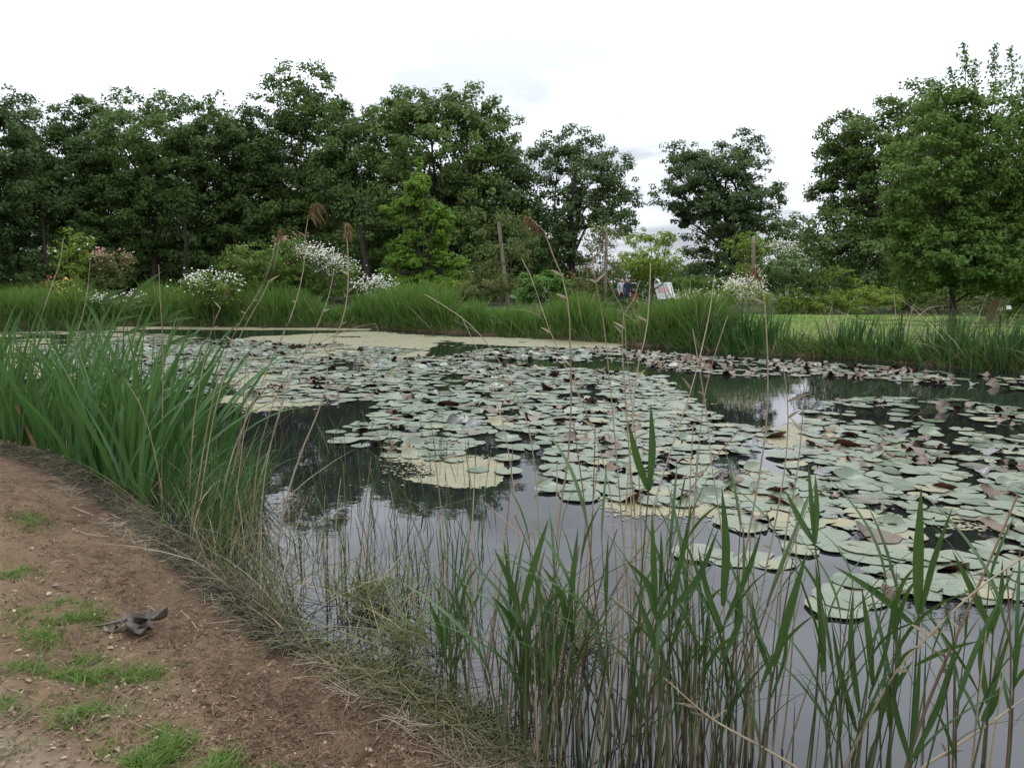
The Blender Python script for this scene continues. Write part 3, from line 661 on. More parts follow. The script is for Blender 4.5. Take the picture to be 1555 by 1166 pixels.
skin = plain('skin', (0.45, 0.27, 0.2), (0.42, 0.25, 0.18), 0.6)
def person(px_, D, label, top, legs, hair, facing):
    b_ = P(px_, 440, D); z0 = 0.36
    J = dict(pel=(0, 0, .93), bel=(0, 0, 1.1), che=(0, 0.01, 1.32), nek=(0, 0, 1.48), hd0=(0, -.02, 1.56), hd1=(0, -.015, 1.70),
             shl=(.17, 0, 1.42), ell=(.23, .02, 1.14), wrl=(.22, -.06, .90), hal=(.21, -.09, .82), shr=(-.17, 0, 1.42), elr=(-.24, .02, 1.14), wrr=(-.2, -.1, .92), har=(-.18, -.14, .84),
             hil=(.1, 0, .90), knl=(.11, -.03, .50), anl=(.11, .03, .09), tol=(.12, -.14, .04), hir=(-.1, 0, .90), knr=(-.1, .0, .50), anr=(-.1, .05, .09), tor=(-.11, -.12, .04))
    rad = dict(pel=.15, bel=.135, che=.15, nek=.058, hd0=.085, hd1=.088, shl=.07, ell=.046, wrl=.034, hal=.038, shr=.07, elr=.046, wrr=.034, har=.038, hil=.1, knl=.065, anl=.046, tol=.038, hir=.1, knr=.065, anr=.046, tor=.038)
    E = 'pel bel,bel che,che nek,nek hd0,hd0 hd1,che shl,shl ell,ell wrl,wrl hal,che shr,shr elr,elr wrr,wrr har,pel hil,hil knl,knl anl,anl tol,pel hir,hir knr,knr anr,anr tor'
    ks = list(J); me = bpy.data.meshes.new('person')
    me.from_pydata([J[k] for k in ks], [tuple(ks.index(q) for q in e.split()) for e in E.split(',')], [])
    tmp = bpy.data.objects.new('tmp', me); col.objects.link(tmp)
    sk = tmp.modifiers.new('skin', 'SKIN')
    for i, k in enumerate(ks):
        sv = me.skin_vertices[0].data[i]; sv.radius = (rad[k], rad[k] * (0.72 if k in ('bel', 'che', 'pel') else 1)); sv.use_root = (k == 'pel')
    sb = tmp.modifiers.new('sub', 'SUBSURF'); sb.levels = 1; sb.render_levels = 1
    dg = bpy.context.evaluated_depsgraph_get()
    body = bpy.data.meshes.new_from_object(tmp.evaluated_get(dg)); body.name = 'body'
    bpy.data.objects.remove(tmp)
    for mm in (top, legs, skin): body.materials.append(mm)
    for p_ in body.polygons:
        z = p_.center.z; ax = abs(p_.center.x)
        p_.material_index = 2 if (z > 1.47 or (ax > .15 and z < .95 and z > .75)) else (0 if z > .93 or ax > .19 else 1)
        p_.use_smooth = True
    o_ = obj('person', body, None, None, (b_[0], b_[1], z0))
    o_.rotation_euler = (0, 0, facing)
    tag(o_, label, 'person', 'people walking beyond the pond')
    th = np.linspace(0, 2 * np.pi, 10, endpoint=False); ph = np.linspace(0.02, 1.75, 6)
    V = np.array([[.1 * math.sin(a) * math.cos(q), .01 + .11 * math.sin(a) * math.sin(q), 1.66 + .115 * math.cos(a)] for a in ph for q in th])
    V[:, 1] += np.where(V[:, 2] < 1.68, 0.03, 0)
    F = np.array([[i * 10 + j, i * 10 + (j + 1) % 10, (i + 1) * 10 + (j + 1) % 10, (i + 1) * 10 + j] for i in range(5) for j in range(10)])
    obj('hair', mesh_np('hair', V, F), hair, o_)
navy = plain('navy_cloth', (0.022, 0.025, 0.055), None, 0.8); denim = plain('denim', (0.04, 0.05, 0.10), None, 0.8)
darkc = plain('dark_cloth', (0.03, 0.025, 0.028), None, 0.8); hairm = plain('brown_hair', (0.05, 0.032, 0.02), None, 0.7); whitec = plain('pale_shirt', (0.45, 0.45, 0.5), None, 0.8)
person(944, 41, 'person in a pale shirt half hidden by the bank reeds', whitec, darkc, hairm, R(20))
person(953, 40, 'person in navy clothes walking next to the wooden bin', navy, denim, hairm, R(-30))

# ------------------------------------------------------------------ grasses on the far bank
def blade_set(base, h, lean, w, K=5, curve=0.35, nod=0.0):
    N = len(base)
    s = np.linspace(0, 1, K)
    h = np.broadcast_to(h, (N,)); w = np.broadcast_to(w, (N,))
    cv = curve * rng.choice([.3, 1, 1.6, 4.0], (N, 1), p=[.3, .4, .2, .1]); nod = nod + .3 * np.clip(cv / max(curve, .01) - 2, 0, 1)
    P_ = base[:, None, :] + np.stack([lean[:, 0:1] * (s + cv * s**3), lean[:, 1:2] * (s + cv * s**3), s * (1 - nod * s**3)], -1) * h[:, None, None]
    prof = np.array([0.75, 1.0, 0.9, 0.6, 0.06]) if K == 5 else np.interp(s, [0, .25, .6, .85, 1], [.75, 1, .85, .45, .05])
    a = rng.uniform(0, 2 * np.pi, N)
    side = np.stack([np.cos(a), np.sin(a), np.zeros(N)], -1)
    return P_, w[:, None] * prof, side
def along_far(n, px0, px1, d0, d1):
    """random spots between d0 and d1 metres behind the far waterline"""
    xs = rng.uniform(px0, px1, n)
    fp = sorted(far_px)
    ys = np.interp(xs, [p[0] for p in fp], [p[1] for p in fp])
    d = rng.uniform(d0, d1, n)
    out_ = np.array([W(x, y) for x, y in zip(xs, ys)])
    dirv = norm(out_[:, :2])
    out_[:, :2] += dirv * d[:, None]
    out_[:, 2] = ground_z(out_[:, 0], out_[:, 1], False)
    return out_, xs
def bank_band(name, label, n, px0, px1, d0, d1, h0, h1, mat, w=0.011, lean=0.22):
    b_, xs = along_far(n, px0, px1, d0, d1)
    cl = np.clip(1.5 * fbm(xs / 24.0, np.full(n, 3.0), 3, 9) - .22, 0.12, 1)
    if px0 > 600: cl = np.clip(cl, .12, .54 + .25 * (np.abs(xs - 975) > 75))
    h = rng.uniform(h0 * .75, h1 * 1.1, n) * (0.4 + 1.2 * cl)
    V, F = ribbons(*blade_set(b_, h, rng.normal(size=(n, 2)) * lean, w * rng.uniform(.7, 1.4, n)))
    return tag(obj(name, mesh_np(name, V, F, False), M[mat]), label, kind='stuff')
bank_band('bank_grass', 'tall green grass and iris belt along the far bank', 11000, -60, 700, 0.2, 1.7, 0.6, 1.05, 'bankgrass', 0.014)
bank_band('bank_grass', 'tall fresh green grass belt beyond the middle of the pond', 8000, 640, 1070, 0.2, 1.5, 0.5, 0.9, 'bankgrass', 0.013)
bank_band('bank_iris', 'broader pale iris blades scattered in the far belt', 1500, -60, 1070, 0.1, 1.0, 0.6, 1.15, 'tuft', 0.024, 0.25)
bank_band('bank_straw', 'dry bent stems in the far belt', 900, -60, 1600, 0.0, 0.8, 0.3, 0.9, 'straw', 0.008, 0.5)
bank_band('meadow_grass', 'bright rough grass behind the far belt', 7000, -80, 300, 1.2, 4.5, 0.75, 1.15, 'tuft', 0.016)
bank_band('meadow_grass', 'rough pale grass behind the middle of the far bank', 5000, 860, 1110, 0.6, 3.5, 0.6, 1.0, 'tuft', 0.014)
bank_band('bank_fringe', 'short mixed grass hanging over the right part of the bank', 5000, 1040, 1600, 0.0, 0.45, 0.08, 0.24, 'bankgrass', 0.008, 0.5)
bank_band('bank_fringe', 'short green growth at the foot of the far belt', 5000, -60, 1060, -0.05, 0.4, 0.15, 0.45, 'bankgrass', 0.010, 0.4)
bank_band('bank_fringe', 'dry and brown stubble at the foot of the far bank', 2200, -60, 1600, -0.15, 0.15, 0.14, 0.4, 'sedge', 0.009, 0.5)
_n = 9000
_x = rng.uniform(3, 24, _n); _y = rng.uniform(16, 33, _n)
_k = (sdist(_x, _y, POND) > .6)
_b = np.stack([_x, _y, ground_z(_x, _y, False)], -1)[_k]
_n = len(_b)
V, F = ribbons(*blade_set(_b, rng.uniform(.05, .14, _n), rng.normal(size=(_n, 2)) * .5, .008 * rng.uniform(.7, 1.5, _n)))
tag(obj('lawn_grass', mesh_np('lawn_grass', V, F, False), M['tuft']), 'uneven mown grass of the lawn', kind='stuff')
IRC = 'iris clumps on the bank beside the lawn'
for px_, n, h, wd, lb in ((1085, 150, 0.95, .45, 'dense tall iris clump in front of the cream roses'), (1125, 170, 1.05, .5, 'tallest dense iris clump below the flowering rose'), (1165, 130, .95, .4, 'iris clump at the end of the dense belt, lawn beginning beside it'),
        (1205, 40, .5, .4, 'short grassy clump in the open bank'), (1275, 70, .85, .4, 'upright iris clump at the start of the open lawn'), (1300, 60, .85, .35, 'thin iris clump in front of the brown bed strip'), (1345, 50, .8, .3, 'sparse iris clump with lawn showing through'), (1365, 45, .85, .25, 'narrow iris clump beside the sparse one'),
        (1425, 70, .95, .35, 'dark iris clump before the slim trunk'), (1455, 60, .95, .3, 'dark iris clump at the foot of the slim trunk'), (1490, 60, .85, .35, 'iris clump in front of the orange-brown trunk'), (1535, 130, .95, .45, 'broad blue-green iris clump at the picture edge')):
    b_, xs = along_far(1, px_, px_ + 1, 0.1, 0.25); b0 = b_[0]
    base = b0 + np.stack([rng.normal(size=n) * wd * .6, rng.uniform(-.12, .3, n), np.zeros(n)], -1)
    base[:, 2] = ground_z(base[:, 0], base[:, 1], False) - 0.03
    ln = np.stack([(base[:, 0] - b0[0]) * .35 + rng.normal(size=n) * .1, rng.normal(size=n) * .12], -1)
    V, F = ribbons(*blade_set(base, h * rng.uniform(.6, 1.15, n), ln, 0.013 * rng.uniform(.8, 1.4, n), curve=.6))
    tag(obj('iris_clump', mesh_np('iris_clump', V - b0, F, False), M['iris'], None, b0), lb, 'plant', IRC)

# ------------------------------------------------------------------ lily pads
PADS = [
    [(340, 566), (480, 548), (640, 540), (760, 554), (900, 562), (1010, 572), (1040, 600), (1100, 640), (1160, 652), (1200, 642), (1230, 612), (1330, 604), (1460, 608), (1570, 626), (1570, 800), (1555, 830), (1480, 800), (1420, 830), (1340, 850), (1270, 835), (1180, 822), (1110, 800), (1040, 775), (960, 765), (880, 772), (800, 745), (720, 720), (690, 705), (560, 690), (470, 682), (520, 650), (560, 640), (500, 612), (380, 612)],
    [(1570, 577), (1440, 567), (1330, 557), (1200, 549), (1060, 541), (930, 530), (850, 528), (740, 530), (660, 546), (860, 547), (960, 553), (1060, 566), (1150, 573), (1250, 571), (1400, 581), (1570, 598)],
    [(60, 516), (330, 516), (640, 530), (600, 545), (400, 560), (330, 600), (120, 585), (60, 545)],
    [(1500, 830), (1570, 830), (1570, 960), (1480, 965), (1340, 955), (1250, 940), (1240, 905), (1290, 870), (1400, 840)]]
HOLES = [[(1010, 575), (1240, 575), (1225, 615), (1160, 650), (1100, 640), (1050, 610)], [(540, 608), (570, 612), (570, 640), (520, 648), (500, 625)], [(1170, 600), (1230, 610), (1215, 680), (1190, 690), (1170, 650)], [(1390, 800), (1480, 790), (1450, 815), (1390, 825)]]
SPARSE = [(340, 540), (560, 548), (560, 612), (560, 640), (340, 640)]
def pad_ok(x, y):
    u, v = proj(x, y, 0.0)
    ok = np.zeros(u.shape, bool)
    for p_ in PADS: ok |= inpoly(u, v, p_)
    for p_ in HOLES: ok &= ~inpoly(u, v, p_)
    return ok, u, v
NC = 120000
cxs = rng.uniform(-13, 13, NC); cys = rng.uniform(4.0, 27, NC)
ok, cu, cv = pad_ok(cxs, cys)
gap = fbm(cxs * 0.8, cys * 0.5, 3, 21)
ok &= (gap > 0.43) | (rng.random(NC) < 0.05)
ok &= ~(inpoly(cu, cv, SPARSE) & (rng.random(NC) < 0.6))
grid, pads = {}, []
for x, y, u, v in zip(cxs[ok], cys[ok], cu[ok], cv[ok]):
    r = float(np.clip(rng.normal(0.114, 0.034), 0.045, 0.185))
    gk = (int(x // .4), int(y // .4)); bad = False
    for dx in (-1, 0, 1):
        for dy in (-1, 0, 1):
            for (qx, qy, qr) in grid.get((gk[0] + dx, gk[1] + dy), ()):
                if (qx - x) ** 2 + (qy - y) ** 2 < (0.61 * (r + qr)) ** 2: bad = True; break
            if bad: break
        if bad: break
    if bad: continue
    grid.setdefault(gk, []).append((x, y, r)); pads.append((x, y, r, u, v))
def pad_shape(seed, kind, n=22):
    g = np.random.default_rng(seed)
    th = np.linspace(0.16, 2 * np.pi - 0.16, n)
    rr = 1 + 0.05 * np.sin(th * 2 + g.uniform(0, 6)) + 0.03 * np.sin(th * 5 + g.uniform(0, 6)) + g.normal(size=n) * .022
    rr[0] *= 0.93; rr[-1] *= 0.93
    ring = np.stack([np.cos(th) * rr, np.sin(th) * rr, np.zeros(n)], -1)
    ring[:, 2] = 0.012 * np.sin(th * 2 + g.uniform(0, 6)) + 0.015 * np.sin(th * 5 + g.uniform(0, 6)) + 0.012
    mid = ring * np.array([.55, .55, 0.3])
    if kind == 'curl':                  # one side rolled up
        a = g.uniform(0, 6.28); d = ring[:, 0] * math.cos(a) + ring[:, 1] * math.sin(a)
        up = np.clip(d - 0.25, 0, 1)
        ring[:, 2] += up * 0.6; ring[:, :2] -= np.outer(up * 0.3, [math.cos(a), math.sin(a)])
    if kind == 'fold':                  # both halves lifted like an open book
        ring[:, 2] += np.abs(ring[:, 1]) * 0.8 - 0.1; mid[:, 2] += np.abs(mid[:, 1]) * 0.55; ring[:, 1] *= 0.75; mid[:, 1] *= .85
    if kind == 'ragged':                # torn, twisted old leaf
        k = 1 + g.normal(size=n) * .12 + .22 * np.sin(th * 3 + g.uniform(0, 6)); ring[:, :2] *= np.clip(k, .45, 1.4)[:, None]
        tw = .32 * np.sin(th * 2 + g.uniform(0, 6)) + .18 * np.sin(th * 3 + g.uniform(0, 6)) + g.normal(size=n) * .05
        ring[:, 2] += tw; mid[:, 2] += tw * .3; ring[:, 1] *= .8
    if n < 20:
        return np.concatenate([[[0.06, 0, 0.0]], ring]), np.array([[0, 1 + i, 2 + i] for i in range(n - 1)])
    V = np.concatenate([[[0.06, 0, 0.0]], mid, ring])
    F = [[0, 1 + i, 2 + i] for i in range(n - 1)]
    for i in range(n - 1):
        a, b2 = 1 + i, 2 + i
        F += [[a, a + n, b2 + n], [a, b2 + n, b2]]
    return V, np.array(F)
def padmat(name, c1, c2, under, rough=0.42, veins=False):
    m, t = newmat(name); b = NB(t)
    geo = b.n('ShaderNodeNewGeometry'); oi = b.n('ShaderNodeObjectInfo')
    rnd = b.math('FRACT', b.math('ADD', geo.outputs['Random Per Island'], oi.outputs['Random']))
    c = b.mixc(rnd, c1, c2)
    c = b.mixc(b.math('MULTIPLY', b.ramp(rnd, 0.90, 1.0), 0.7), c, (0.19, 0.155, 0.07))
    c = b.mixc(b.math('MULTIPLY', b.ramp(rnd, 0.12, 0.0), 0.7), c, (0.13, 0.085, 0.075))
    wn_ = b.noise(9, 4, 0.6, 'Object')
    g2 = b.n('ShaderNodeNewGeometry')
    sp_ = b.noise(55, 3, 0.65, vec=g2.outputs['Position'])
    c = b.mixc(b.math('MULTIPLY', b.ramp(sp_, 0.55, 0.72), 0.45), c, (0.15, 0.145, 0.085))
    c = b.mixc(b.math('MULTIPLY', b.ramp(b.noise(14, 3, .6, vec=g2.outputs['Position']), 0.5, 0.3), 0.4), c, (0.055, 0.075, 0.040))
    c = b.mixc(b.math('MULTIPLY', b.ramp(wn_, 0.5, 0.75), 0.35), c, (0.16, 0.155, 0.10))
    if veins:
        tcv = b.n('ShaderNodeTexCoord'); sx = b.n('ShaderNodeSeparateXYZ'); b.l(tcv.outputs['Object'], sx.inputs[0])
        ang = b.math('ARCTAN2', sx.outputs['Y'], sx.outputs['X'])
        wv_ = b.math('COSINE', b.math('MULTIPLY', ang, 15.0))
        c = b.mixc(b.math('MULTIPLY', b.ramp(wv_, 0.86, 1.0), 0.28), c, (0.20, 0.22, 0.13))
        ln = b.n('ShaderNodeVectorMath', operation='LENGTH'); b.l(tcv.outputs['Object'], ln.inputs[0])
        rimf = b.math('MULTIPLY', b.ramp(ln.outputs['Value'], 0.88, 1.02), b.ramp(b.noise(3, 3), 0.42, 0.6))
        c = b.mixc(b.math('MULTIPLY', rimf, 0.75), c, (0.12, 0.075, 0.035))
    c = b.mixc(geo.outputs['Backfacing'], c, under)
    bs = b.n('ShaderNodeBsdfPrincipled'); b.l(c, bs.inputs['Base Color'])
    b.l(b.math('MULTIPLY_ADD', rnd, 0.3, rough - .15), bs.inputs['Roughness']); bs.inputs['Specular IOR Level'].default_value = 0.5
    bp = b.n('ShaderNodeBump'); bp.inputs['Strength'].default_value = 0.35; bp.inputs['Distance'].default_value = 0.01
    b.l(b.noise(22, 3, .6, vec=g2.outputs['Position']), bp.inputs['Height']); b.l(bp.outputs[0], bs.inputs['Normal'])
    o = b.n('ShaderNodeOutputMaterial'); b.l(bs.outputs[0], o.inputs[0])
    return m
M['pad'] = padmat('lily_pad', (0.050, 0.079, 0.043), (0.108, 0.128, 0.084), (0.085, 0.030, 0.020))
M['padnear'] = padmat('near_lily_pad', (0.050, 0.079, 0.043), (0.108, 0.128, 0.084), (0.085, 0.030, 0.020), veins=True)
M['padred'] = padmat('red_lily_pad', (0.050, 0.030, 0.018), (0.085, 0.048, 0.026), (0.075, 0.028, 0.018), 0.6)
M['padgrey'] = padmat('grey_lily_pad', (0.070, 0.072, 0.072), (0.10, 0.098, 0.098), (0.10, 0.06, 0.05), 0.45)
flatV = [pad_shape(s, 'flat') for s in range(6)]; curlV = [pad_shape(20 + s, 'curl') for s in range(4)]; foldV = [pad_shape(40 + s, 'ragged') for s in range(6)]
flatL = [pad_shape(s, 'flat', 13) for s in range(6)]; curlL = [pad_shape(20 + s, 'curl', 13) for s in range(4)]; foldL = [pad_shape(40 + s, 'ragged', 13) for s in range(6)]
cache = {}
def padme(kind, i, mat):
    k = (kind, i, mat)
    if k not in cache:
        V, F = {'flat': flatV, 'curl': curlV, 'fold': foldV, 'up': foldV}[kind][i]
        cache[k] = mesh_np('lily_pad', V, F); cache[k].materials.append(M[mat])
    return cache[k]
pads.sort(key=lambda p_: -(p_[2] / p_[1]))
farstrip = PADS[1]
specs = []
for i, (x, y, r, u, v) in enumerate(pads):
    far_b = bool(inpoly(np.array([u]), np.array([v]), farstrip)[0]) and u > 900
    q = rng.random(); rightm = (u > 1180 and v < 720)
    kind, mat = 'flat', 'pad'
    if q < (0.38 if far_b else 0.17 if rightm else 0.085 if v < 700 else 0.05): kind, mat = rng.choice(['fold', 'fold', 'up', 'curl']), 'padred'
    elif q < (0.42 if far_b else 0.195 if rightm else 0.105 if v < 700 else 0.065): kind, mat = rng.choice(['fold', 'curl', 'up']), 'padgrey'
    elif q < (0.50 if far_b else 0.25): kind, mat = 'curl', 'pad'
    mi = int(rng.integers({'flat': 6, 'curl': 4, 'fold': 6, 'up': 6}[kind]))
    tilt = rng.uniform(-.025, .025, 2)
    z = 0.006 + rng.uniform(0, .022)
    if kind == 'up': tilt = np.array([rng.choice([-1, 1]) * rng.uniform(.25, .8), rng.uniform(-.5, .5)]); z = r * abs(math.sin(tilt[0])) * 0.6; r *= 0.8
    if mat == 'padred': r *= .95
    if kind == 'fold': z = 0.02 + rng.uniform(0, .03); r *= .9
    specs.append([x, y, z, r, tilt[0], tilt[1], rng.uniform(0, 6.28), kind, mi, mat, u, v])
hand = [(1060, 842, .17), (1130, 800, .16), (1165, 852, .17), (1112, 850, .15), (1205, 808, .16), (1215, 835, .13), (1172, 860, .08), (1405, 888, .17), (1295, 905, .2), (1270, 925, .16), (1450, 890, .17), (1480, 862, .15), (1325, 845, .2), (1255, 815, .15)]
for (u, v, r) in hand:
    w_ = W(u, v)
    specs.insert(0, [w_[0], w_[1], 0.006 + rng.uniform(0, .01), r, 0, 0, rng.uniform(0, 6.28), 'flat', int(rng.integers(6)), 'pad', u, v])
ORD = ['nearest', 'second nearest', 'third nearest', 'fourth nearest', 'fifth nearest', 'sixth nearest', 'seventh nearest', 'eighth nearest', 'ninth nearest', 'tenth nearest', 'eleventh nearest', 'twelfth nearest', 'thirteenth nearest', 'fourteenth nearest', 'fifteenth nearest', 'sixteenth nearest', 'seventeenth nearest', 'eighteenth nearest', 'nineteenth nearest', 'twentieth nearest'] + [f'{q} from {d_}' for d_ in ('afar',) for q in ('twenty-first nearest', 'twenty-second nearest', 'twenty-third nearest', 'twenty-fourth nearest', 'twenty-fifth nearest', 'twenty-sixth nearest', 'twenty-seventh nearest', 'twenty-eighth nearest', 'twenty-ninth nearest', 'thirtieth nearest')]
ORD = [q.replace(' from afar', '') for q in ORD]
MARKS = [(985, 745, 'tall twin-leaved reed'), (1395, 930, 'tall pair of broad upright leaves'), (1237, 825, 'forked reed beside open water'), (1060, 760, 'yellow scum patch'), (1330, 680, 'pale scum raft'), (650, 705, 'tan scum tongue'), (868, 600, 'pale arching stalk with round head'),
         (1160, 680, 'stalk with brown nodding tuft'), (600, 640, 'dark pool edge beside the dry stalks'), (1480, 800, 'small scum raft by the dark stalk'), (1490, 740, 'large curled red pad'), (760, 660, 'bent broken stalk'), (1100, 640, 'dark pool between the rafts'), (1340, 760, 'dark gap before the paired leaves'), (1540, 870, 'brown leaning stalk'), (930, 680, 'stalk crossing the raft'), (1420, 690, 'grey upright pads'), (700, 620, 'open raft behind the broken stalk'), (1250, 740, 'sky-lit water patch'), (1540, 690, 'picture edge above the leaning stalk')]
top = specs[:300]
used = {}
for s in top:
    dd = [((s[10] - mx_) ** 2 + ((s[11] - my_) * 1.6) ** 2, mn_) for mx_, my_, mn_ in MARKS]
    d_, mn_ = min(dd)
    look = {'pad': ('curled-edged' if s[7] == 'curl' else 'flat') + ' grey-green', 'padred': 'raised red-brown', 'padgrey': 'raised slate grey'}[s[9]]
    used.setdefault((look, mn_), []).append((d_, s))
    s.append((look, mn_))
for (look, mn_), L in used.items():
    L.sort(key=lambda a: a[0])
    for i, (d_, s) in enumerate(L):
        s.append(f"{look} lily pad {ORD[min(i, len(ORD) - 1)]} to the {mn_}")
for s in top:
    o_ = bpy.data.objects.new('lily_pad', padme(s[7], s[8], 'padnear' if s[9] == 'pad' else s[9])); col.objects.link(o_)
    o_.location = s[:3]; o_.scale = (s[3],) * 3; o_.rotation_euler = (s[4], s[5], s[6]) if s[7] != 'up' else (s[4], s[5], 0)
    tag(o_, s[13], 'lily pad', 'lily pads floating on the pond')
for mat in ('pad', 'padred', 'padgrey'):
    parts = []
    for s in specs[300:]:
        if s[9] != mat: continue
        V, F = {'flat': flatL, 'curl': curlL, 'fold': foldL, 'up': foldL}[s[7]][s[8]]
        c_, s_ = math.cos(s[6]), math.sin(s[6])
        V = V * s[3]
        Rm = Matrix.Rotation(s[6], 3, 'Z') if s[7] != 'up' else Matrix.Identity(3)
        Rm = Matrix.Rotation(s[5], 3, 'Y') @ Matrix.Rotation(s[4], 3, 'X') @ Rm if s[7] == 'up' else Rm @ Matrix.Rotation(s[4], 3, 'X')
        V = V @ np.array(Rm).T + np.array(s[:3])
        parts.append((V, F))
    V, F = join(parts)
    tag(obj('lily_pads', mesh_np('lily_pads', V, F), M[mat]), {'pad': 'raft of grey-green lily pads spread over the pond', 'padred': 'raised red-brown lily pads in the far rafts', 'padgrey': 'raised slate grey lily pads in the far rafts'}[mat], 'lily pads', kind='stuff')
print('pads', len(specs))

# water lily flower
c = W(1418, 575, 0.03)
fl = empty('water_lily', c, 'single open white water lily among the far pads', 'flower')
pv, pf = None, None
for ringi, (n, tilt, L) in enumerate(((9, .35, .10), (8, .8, .085), (6, 1.2, .06))):
    for k in range(n):
        a = k * 2 * math.pi / n + ringi * .3
        pth = [np.array([math.cos(a), math.sin(a), 0]) * L * s * math.cos(tilt * s) + np.array([0, 0, L * s * math.sin(tilt)]) for s in (0, .35, .7, 1)]
        V, F = ribbons(np.array(pth) + np.array([0, 0, .01]), np.array([.3, 1, .8, .1]) * L * .22, (-math.sin(a), math.cos(a), 0), 0.2)
        obj('petal', mesh_np('petal', V, F), M['blossom'], fl)

# ------------------------------------------------------------------ floating scum
SCUM = [([(380, 512), (560, 503), (690, 512), (650, 528), (640, 540), (560, 548), (430, 542), (330, 524)], .44), ([(650, 512), (760, 512), (950, 520), (930, 529), (800, 526), (700, 522)], .39), ([(180, 496), (560, 498.5), (560, 502), (180, 500)], .36), ([(330, 590), (470, 600), (490, 616), (370, 628), (300, 610)], .52),
        ([(560, 688), (640, 683), (740, 695), (765, 715), (730, 742), (640, 728), (580, 712)], .44), ([(910, 760), (1040, 735), (1130, 712), (1230, 730), (1290, 760), (1250, 790), (1150, 775), (1080, 795), (940, 800)], .5), ([(1230, 665), (1300, 645), (1390, 655), (1410, 690), (1300, 710), (1240, 700)], .48), ([(1000, 605), (1090, 615), (1080, 640), (1010, 640)], .48), ([(1420, 780), (1550, 770), (1550, 825), (1450, 815)], .5),
        ([(-40, 505), (200, 500), (340, 515), (430, 562), (300, 600), (-40, 570)], .60), ([(330, 560), (520, 575), (500, 600), (330, 590)], .56), ([(1150, 650), (1230, 640), (1260, 670), (1180, 690)], .5)]
parts = []
sv, sf = [], []
for poly, thr in SCUM:
    W_ = np.array([W(*p_)[:2] for p_ in poly])
    y0, y1 = W_[:, 1].min(), W_[:, 1].max()
    cs = 0.026 if y0 < 9 else (0.05 if y0 < 16 else 0.09)
    xs = np.arange(W_[:, 0].min(), W_[:, 0].max(), cs); ys = np.arange(y0, y1, cs)
    X, Y = np.meshgrid(xs, ys); X = X.ravel(); Y = Y.ravel()
    sdp = sdist(X, Y, [tuple(q) for q in W_])
    val = 0.55 * fbm(X * 1.1, Y * 0.8, 5, 33) + 0.45 * fbm(X * 0.9, Y * 3.2, 4, 37) + 0.10 * (rng.random(len(X)) - .5) + np.clip(-sdp, -0.3, 0.5) * 0.35
    k = ((rng.random(len(X)) < sstep(thr - .02, thr + .11, val)) & (sdp < 0.1)) | ((rng.random(len(X)) < .012) & (val > thr - .12))
    X, Y = X[k], Y[k]
    j = lambda: (rng.random(len(X)) - .5) * cs * .5
    z = 0.004 + rng.random(len(X)) * 0.002
    h = cs * (rng.uniform(.3, .45, len(X)) + .3 * sstep(thr + .02, thr + .16, val[k]))
    q = np.stack([np.stack([X - h + j(), Y - h + j(), z], -1), np.stack([X + h + j(), Y - h + j(), z], -1), np.stack([X + h + j(), Y + h + j(), z], -1), np.stack([X - h + j(), Y + h + j(), z], -1)], 1)
    parts.append((q.reshape(-1, 3), np.arange(4 * len(X)).reshape(-1, 4)))
V, F = join(parts)
m, t = newmat('pond_scum'); b = NB(t)
geo = b.n('ShaderNodeNewGeometry')
c = b.mixc(b.ramp(b.noise(1.2, 4), .35, .65), (0.165, 0.142, 0.074), (0.128, 0.130, 0.052))
c = b.mixc(b.math('MULTIPLY', b.ramp(b.noise(40, 3), .5, .7), .45), c, (0.085, 0.08, 0.04))
c = b.mixc(b.math('MULTIPLY', geo.outputs['Random Per Island'], .3), c, (0.22, 0.195, 0.125))
c = b.mixc(b.math('MULTIPLY', b.ramp(b.noise(6, 5, .7), .48, .66), .6), c, (0.075, 0.085, 0.038))
bs = b.n('ShaderNodeBsdfPrincipled'); b.l(c, bs.inputs['Base Color']); bs.inputs['Roughness'].default_value = .45
o = b.n('ShaderNodeOutputMaterial'); b.l(bs.outputs[0], o.inputs[0])
tag(obj('pond_scum', mesh_np('pond_scum', V, F, False), m), 'tan algae scum drifting in mats between the pads', kind='stuff')

# ------------------------------------------------------------------ reeds in front
def stalk_path(pts, Y, K=18, dy=0.0):
    Ys = Y + np.linspace(dy, 0, len(pts))
    return smooth_path([P(x, y, d) for (x, y), d in zip(pts, Ys)], K)
def plume(path, length, n, droop, seed, side=1.0):
    g = np.random.default_rng(seed)
    n = int(n * 1.8); K = len(path); st = path[0] + (path[1] - path[0]) * g.uniform(0, .9, n)[:, None]
    tdir = norm(path[0] - path[2])
    d = norm(tdir * 0.7 + g.normal(size=(n, 3)) * 0.35 + np.array([0.35 * side, 0, 0]))
    s = np.linspace(0, 1, 5)
    n = n; L = length * 0.48 * g.uniform(.4, 1.0, n)
    pth = st[:, None] + d[:, None] * (s[None, :, None] * L[:, None, None]) + np.array([0, 0, -1.0]) * (droop * (s**2)[None, :, None] * L[:, None, None])
    sd_ = norm(g.normal(size=(n, 3)))
    return ribbons(pth, np.array([.3, .8, 1, .8, .1]) * 0.0026, sd_)
DEADG = 'dead reed stalks standing in the pond edge'
